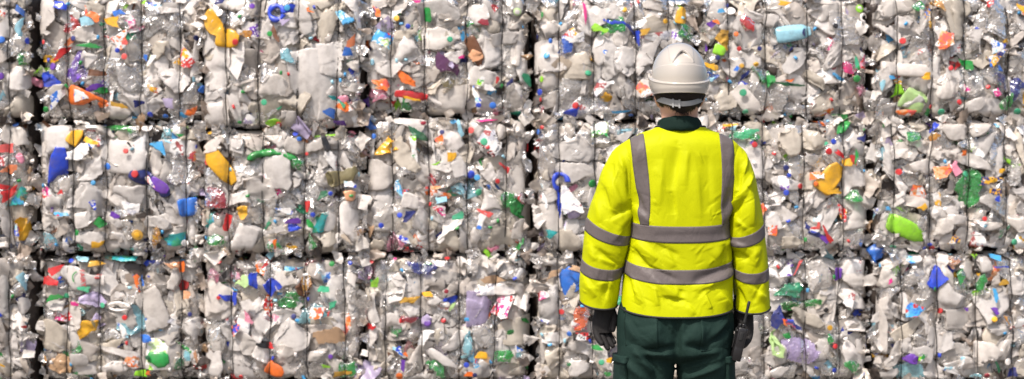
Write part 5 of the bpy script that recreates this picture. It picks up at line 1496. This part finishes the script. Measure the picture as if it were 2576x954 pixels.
# ---- shirt collar
nv, nu = 14, 120
s_, pp = np.meshgrid(np.linspace(0, 1, nv), np.linspace(-PI / 2 - 2.75, -PI / 2 + 2.75, nu), indexing='ij')
ctt = ctab([(0, .0700, .076, 331), (.12, .0770, .082, 329), (.25, .0810, .084, 324), (.6, .0775, .080, 311), (.85, .0725, .074, 300), (.93, .0690, .071, 297.5), (1, .0640, .066, 300)])
t = ctt(s_)
bk = np.maximum(0, -np.sin(pp))
V = np.stack([XH - 0.0005 + t[..., 0] * np.cos(pp) * (1 - .04 * bk), -0.008 + t[..., 1] * np.sin(pp) + 0.006 * (1 - s_) * 0, QZ(t[..., 2] + 5 * (1 - bk) - 4 * bk * (s_ > .5)) + 0.001 * np.sin(pp * 9)], -1).reshape(-1, 3)
V2 = V.copy(); V2[:, 0] = XH + (V2[:, 0] - XH) * 0.96; V2[:, 1] *= 0.96
F1 = grid_faces(nv, nu, False)
add('shirt_collar', np.concatenate([V, V2]), np.concatenate([F1, F1[:, ::-1] + len(V)]), GREENC)

# ---- helmet
HX = QX(1707.5)
ZB, ZT = QZ(238), QZ(109)
nv, nu = 190, 300
tt_ = np.linspace(0, 1, nv)
zc = QZ(200)
zprof = np.concatenate([np.linspace(ZB, zc, 80, endpoint=False), zc + (ZT - zc) * np.sin(np.linspace(0, PI / 2, nv - 80))])
Zg, Pg = np.meshgrid(zprof, np.linspace(0, 2 * PI, nu, endpoint=False), indexing='ij')
h = np.clip((Zg - zc) / (ZT - zc), 0, 1)
rho = np.sqrt(np.maximum(0, 1 - h ** 2.25))
ax, ay = 0.0945, 0.130
X_ = rho * ax * spw(np.cos(Pg), .96); Y_ = rho * ay * spw(np.sin(Pg), .96)
backness = np.maximum(0, -np.sin(Pg))
ridge = QZ(191 + 24 * backness ** 0.8)
zq = QC[1] + (CAMZ - Zg) * SP
D = 0.0085 * sstep(ridge - Zg, -0.0015, 0.003) + 0.0016 * np.exp(-((ridge - Zg - 0.004) / 0.003) ** 2)
D = D - 0.012 * sstep(zq, 208, 240) * sstep(1 - backness, 0.2, 0.9) - 0.004 * sstep(zq, 225, 240)
crease = QZ(176 - 8 * backness)
D = D + 0.0030 * sstep(crease - Zg, -0.0012, 0.0012) * sstep(backness, 0.1, 0.3)
# front peak
D = D + 0.045 * np.maximum(0, np.sin(Pg)) ** 3 * sstep(zq, 205, 232)
# scooped vent at the back under an arched lip
u = (QC[0] + (HX + X_) * SP - 1711) / 23.0
arch = 134 + 25 * np.abs(u) ** 1.7
inside = (zq > arch) & (zq < 162) & (np.sin(Pg) < -0.1)
D = D - np.where(inside, 0.0095 * sstep(zq - arch, 0, 1.5) * np.clip((163 - zq) / 28, 0, 1), 0)
lip = np.exp(-((zq - arch + 1.6) / 2.2) ** 2) * (np.sin(Pg) < -0.1) * (zq < 162)
D = D + 0.0030 * lip
# raised centre panel over the crown
D = D + 0.0016 * (1 - sstep(np.abs(X_), 0.040, 0.043)) * sstep(Zg, QZ(165), QZ(150))
nx, ny = X_ / ax ** 2, Y_ / ay ** 2
nz = np.maximum(0, Zg - zc) / 0.124 ** 2
l = np.sqrt(nx ** 2 + ny ** 2 + nz ** 2) + 1e-9
V = np.stack([HX + X_ + nx / l * D, -0.002 + Y_ + ny / l * D, Zg + nz / l * D], -1)
bot = V[0]
inner = np.stack([np.stack([HX + (bot[:, 0] - HX) * s, bot[:, 1] * s, bot[:, 2] + dz], -1) for s, dz in ((0.975, -0.001), (0.955, 0.0), (0.93, 0.004), (0.90, 0.03), (0.87, 0.055))])
Vh = np.concatenate([V.reshape(-1, 3), inner.reshape(-1, 3)])
Fh = np.concatenate([grid_faces(nv, nu, True), np.concatenate([grid_faces(5, nu, True)[:, ::-1] + nv * nu,
     np.stack([np.arange(nu), (np.arange(nu) + 1) % nu, (np.arange(nu) + 1) % nu + nv * nu, np.arange(nu) + nv * nu], -1)[:, ::-1]])])
helmet = add('helmet', Vh, Fh, SHELL)
# dark slots under the lip
for u0, u1 in ((-0.30, -0.04), (0.10, 0.42)):
    uu = np.linspace(u0, u1, 8)
    pts = []
    for q in uu:
        xq_, zq_ = 1711 + 23 * q, 134 + 25 * abs(q) ** 1.7 + 2.2
        z_ = QZ(zq_); h_ = (z_ - zc) / (ZT - zc)
        r_ = math.sqrt(max(0, 1 - h_ ** 2.25)); xx = QX(xq_) - HX
        yy = -ay * math.sqrt(max(0, r_ * r_ - (xx / ax) ** 2)) 
        pts.append((HX + xx, yy + 0.0022, z_))
    V, F = tube(pts, 0.0019, 8)
    add('vent_slot', V, F, DARK, helmet)
for sd in (-1, 1):       # side clips
    z0 = QZ(193)
    pts = [(HX + sd * 0.1015, 0.004 + dy, z0 + dz) for dy, dz in ((-.004, -.010), (0, 0), (.004, .010))]
    V, F = tube(pts, 0.0042, 10)
    add('side_clip', V, F, SHELL, helmet)
# headband strap
def band(p0, p1, z0, sag, hgt, ox, oy, th, name, n=40, tip=0.0):
    ph = np.linspace(p0, p1, n)
    zc_ = z0 - sag * np.maximum(0, -np.sin(ph)) ** 2
    rows = []
    for s, o_ in ((-1, th), (1, th), (1, 0), (-1, 0)):
        rows.append(np.stack([XH + (ox + o_) * np.cos(ph), -0.004 + (oy + o_) * np.sin(ph), zc_ + s * hgt / 2], -1))
    V = np.stack(rows, 1).reshape(-1, 3)          # n x 4
    F = grid_faces(n, 4, True)
    e = np.array([[0, 1, 2, 3], [(n - 1) * 4 + 3, (n - 1) * 4 + 2, (n - 1) * 4 + 1, (n - 1) * 4]])
    return add(name, V, np.concatenate([F, e]), STRAPM, helmet, smooth=False)
band(-PI - 0.25, 0.25, QZ(249), 0.022, 0.017, 0.0795, 0.106, 0.0016, 'headband')
band(-PI + 0.35, -PI / 2 - 0.12, QZ(248), 0.023, 0.021, 0.0815, 0.108, 0.0016, 'adjuster_strap')
for p_a in (-PI / 2 - 0.42, -PI / 2 - 0.16):
    band(p_a, p_a + 0.07, QZ(248.5), 0.023, 0.029, 0.0832, 0.1098, 0.0022, 'strap_loop', 6)
band(-PI / 2 + 0.1, -PI / 2 + 1.0, QZ(248.5), 0.023, 0.008, 0.0813, 0.1078, 0.001, 'adjuster_slot', 20)

# ---- gloves
def chain(pts):
    return [(*PW(x, y, d), r) for x, y, d, r in pts]
def tapered(pts, sub=2):
    """smooth closed tube through skeleton points with radii"""
    P = chain(pts)
    T = ctab([(i, *p) for i, p in enumerate(P)])
    s = np.linspace(0, len(P) - 1, 8 * len(P))
    q = T(s)
    # round the end
    e0 = q[-1, :3]; d = unit(q[-1, :3] - q[-3, :3]); r = q[-1, 3]
    ends = [(*(e0 + d * r * f), r * math.sqrt(max(0.02, 1 - f * f))) for f in (0.35, 0.65, 0.85, 0.97)]
    q = np.concatenate([q, ends])
    return tube(q[:, :3], q[:, 3], 14)
def palm(pts):
    P = [(*PW(x, y, d), rx, ry) for x, y, d, rx, ry in pts]
    T = ctab([(i, *p) for i, p in enumerate(P)])
    n = 6 * len(P); q = T(np.linspace(0, len(P) - 1, n))
    a = np.linspace(0, 2 * PI, 24, endpoint=False)
    V = np.stack([q[:, None, 0] + q[:, None, 3] * spw(np.cos(a), .85), q[:, None, 1] + q[:, None, 4] * spw(np.sin(a), .85), q[:, None, 2] + 0 * a], -1).reshape(-1, 3)
    return capped(V, n, 24)
parts = [palm([(1521, 742, .02, .035, .030), (1522, 768, .015, .0355, .027), (1521, 785, .01, .037, .024), (1515, 805, .004, .032, .021), (1514, 822, -.002, .030, .018), (1517, 838, -.008, .026, .013)]),
         tapered([(1500, 800, .004, .014), (1499, 822, .0, .0135), (1500, 838, -.008, .0118), (1506, 853, -.020, .0112), (1513, 864, -.028, .0095)]),
         tapered([(1510, 810, .004, .012), (1512, 838, -.002, .0118), (1518, 853, -.012, .0112), (1525, 868, -.020, .0105), (1529, 876, -.024, .009)]),
         tapered([(1520, 812, .006, .012), (1523, 838, .006, .0115), (1529, 850, -.002, .0108), (1536, 863, -.010, .010), (1541, 870, -.014, .0088)]),
         tapered([(1527, 815, .014, .0115), (1531, 835, .018, .0105), (1536, 847, .012, .0100), (1541, 856, .004, .0095), (1545, 861, -.002, .0085)]),
         tapered([(1532, 776, .012, .016), (1541, 788, .010, .0145), (1545, 803, .004, .0125), (1543, 818, -.004, .0115), (1541, 829, -.010, .0100)])]
V, F = bake(parts, 0.0018, 3, 0.4)
add('glove', V, F, GLOVE)
parts = [palm([(1871, 742, .02, .034, .029), (1869, 768, .015, .035, .028), (1870, 785, .012, .034, .026), (1873, 805, .008, .031, .026), (1875, 825, .004, .029, .024), (1876, 842, .0, .026, .020)]),
         tapered([(1884, 812, .0, .013), (1886, 832, -.002, .0125), (1885, 848, -.010, .0118), (1879, 860, -.024, .0112), (1871, 866, -.032, .0098)]),
         tapered([(1880, 812, .012, .013), (1883, 840, .010, .0125), (1880, 856, -.002, .0118), (1873, 867, -.014, .0112), (1866, 872, -.020, .0098)]),
         tapered([(1874, 815, .024, .013), (1877, 842, .024, .0120), (1875, 860, .014, .0115), (1868, 870, .004, .011), (1862, 873, -.002, .0095)]),
         tapered([(1868, 815, .032, .012), (1870, 838, .034, .0112), (1868, 853, .026, .0105), (1863, 862, .018, .0100), (1858, 866, .012, .009)]),
         tapered([(1860, 782, .020, .016), (1854, 795, .028, .0145), (1852, 812, .030, .0125), (1854, 828, .026, .0112), (1857, 838, .020, .010)])]
V, F = bake(parts, 0.0018, 3, 0.4)
add('glove', V, F, GLOVE)

# ---- two-way radio on the hip
yr = -0.070
pt, pb = np.array(PW(1868, 823, yr)), np.array(PW(1849, 906, yr))
Lr = np.linalg.norm(pt - pb); tl = math.atan2(pt[0] - pb[0], pt[2] - pb[2])
radio = new_obj('two_way_radio', None, None, tuple(pb))
radio.rotation_euler = (0.03, tl, 0)
radio['label'] = 'black two-way radio with a stubby antenna clipped at the right hip of the worker'
radio['category'] = 'radio'
def rbox(w_, d_, z0, z1, mat, name, parent=radio, c=(0, 0), n=7, prof=None, ex=0.35):
    zs = [(z0, .86), (z0 + .0015, .96), (z0 + .004, 1)] + [(z0 + (z1 - z0) * f, 1) for f in (0.25, 0.5, 0.75)] + [(z1 - .005, 1), (z1 - .0015, .95), (z1, .84)]
    if prof:
        zs = [(z0 + (z1 - z0) * f, s) for f, s in prof]
    a = np.linspace(0, 2 * PI, 32, endpoint=False)
    V = np.concatenate([np.stack([c[0] + w_ / 2 * s * spw(np.cos(a), ex), c[1] + d_ / 2 * s * spw(np.sin(a), ex), np.full(32, z)], -1) for z, s in zs])
    V, F = capped(V, len(zs), 32)
    return new_obj(name, mesh(name, V, F, mat), parent)
rb = rbox(0.034, 0.052, 0, Lr, RADIO, 'radio_body', prof=[(0, .92), (.02, 1), (.35, 1), (.40, .97), (.43, .97), (.47, 1), (.85, 1), (.95, 1), (.985, .95), (1, .82)])
rbox(0.013, 0.003, Lr * 0.62, Lr * 0.86, DARK, 'push_button', rb, (-0.001, -0.0265), ex=0.8)
rbox(0.014, 0.014, Lr - 0.002, Lr + 0.012, RADIO, 'antenna_base', radio, (0.001, -0.006), ex=1)
V, F = tube([(0.001, -0.006, Lr + z) for z in (0.008, 0.02, 0.03, 0.06, 0.088, 0.092)], np.array([.0058, .0056, .0048, .0050, .0052, .0035]), 14)
new_obj('antenna', mesh('antenna', V, F, DARK), radio)
for cx_, cy_, hh in ((-0.011, -0.008, 0.011), (-0.0105, 0.012, 0.009)):
    rbox(0.010, 0.010, Lr - 0.003, Lr + hh, RADIO, 'knob', radio, (cx_, cy_), ex=1)
rbox(0.004, 0.018, Lr * 0.35, Lr * 0.95, DARK, 'belt_clip', radio, (-0.0195, 0.004), ex=0.5)
rbox(0.006, 0.006, Lr * 0.86, Lr * 0.9, plain_mat('radio metal', (0.3, 0.3, 0.3), 0.3, 1.0), 'side_screw', radio, (-0.018, -0.014), ex=1)


# ------------------------------------------------------------------ ground
m, nt, out = nmat('concrete yard')
tc = N(nt, 'ShaderNodeTexCoord')
n1 = N(nt, 'ShaderNodeTexNoise', Scale=0.35, Detail=8.0, Roughness=0.6)
n2 = N(nt, 'ShaderNodeTexNoise', Scale=14.0, Detail=8.0)
nt.links.new(tc.outputs['Object'], n1.inputs['Vector']); nt.links.new(tc.outputs['Object'], n2.inputs['Vector'])
r_ = N(nt, 'ShaderNodeValToRGB')
r_.color_ramp.elements[0].position = 0.35; r_.color_ramp.elements[0].color = (0.10, 0.09, 0.08, 1)
r_.color_ramp.elements[1].position = 0.7; r_.color_ramp.elements[1].color = (0.19, 0.175, 0.16, 1)
nt.links.new(n1.outputs['Fac'], r_.inputs[0])
b_ = N(nt, 'ShaderNodeBump', Strength=0.3, Distance=0.01)
nt.links.new(n2.outputs['Fac'], b_.inputs['Height'])
p_ = N(nt, 'ShaderNodeBsdfPrincipled', Roughness=0.8)
nt.links.new(r_.outputs[0], p_.inputs['Base Color']); nt.links.new(b_.outputs[0], p_.inputs['Normal'])
nt.links.new(p_.outputs[0], out.inputs['Surface'])
G = 400.0
o = new_obj('ground', mesh('ground', [(-G, -G, 0), (G, -G, 0), (G, G, 0), (-G, G, 0)], np.array([[0, 1, 2, 3]]), m, False), None, (0, 0, GZ - 0.004))
o['kind'] = 'structure'
o['label'] = 'grey concrete yard floor in front of and under the bales'

# ------------------------------------------------------------------ light, sky, camera
SUN_EL, SUN_AZ = math.radians(56), math.radians(36)      # behind the camera and to its left
w = bpy.data.worlds.new('World'); sc.world = w; w.use_nodes = True
nt = w.node_tree; nt.nodes.clear()
sky = nt.nodes.new('ShaderNodeTexSky'); sky.sky_type = 'NISHITA'; sky.sun_disc = False
sky.sun_elevation = SUN_EL
# sun direction vector (towards the sun): x=-sin(az), y=-cos(az)
sky.sun_rotation = math.atan2(-math.sin(SUN_AZ), -math.cos(SUN_AZ))
sky.dust_density = 4.5; sky.air_density = 1.0; sky.ozone_density = 0.6
bg = nt.nodes.new('ShaderNodeBackground'); bg.inputs['Strength'].default_value = 0.145
wo = nt.nodes.new('ShaderNodeOutputWorld')
nt.links.new(sky.outputs[0], bg.inputs['Color']); nt.links.new(bg.outputs[0], wo.inputs['Surface'])
L = bpy.data.lights.new('sun', 'SUN'); L.energy = 4.0; L.angle = math.radians(3.5); L.color = (1.0, 0.93, 0.87)
so = bpy.data.objects.new('sun', L); COL.objects.link(so)
so.rotation_euler = (PI / 2 - SUN_EL, 0, -SUN_AZ)
so.location = (-5, -10, 12)

cam = bpy.data.cameras.new('camera'); co_ = bpy.data.objects.new('camera', cam); COL.objects.link(co_)
cam.sensor_width = 36.0
FPX = SP / (2576 / 1024) * DP
cam.lens = 36.0 * FPX / 1024
co_.location = (0, -DP, CAMZ)
co_.rotation_euler = (PI / 2, 0, 0)
cam.clip_end = 2000
cam.dof.use_dof = True; cam.dof.focus_distance = DP - 0.1; cam.dof.aperture_fstop = 6.5
sc.camera = co_
sc.view_settings.view_transform = 'Standard'; sc.view_settings.look = 'None'; sc.view_settings.gamma = 1
sc.view_settings.exposure = 0.39
sc.cycles.transparent_max_bounces = 10
sc.cycles.max_bounces = 6
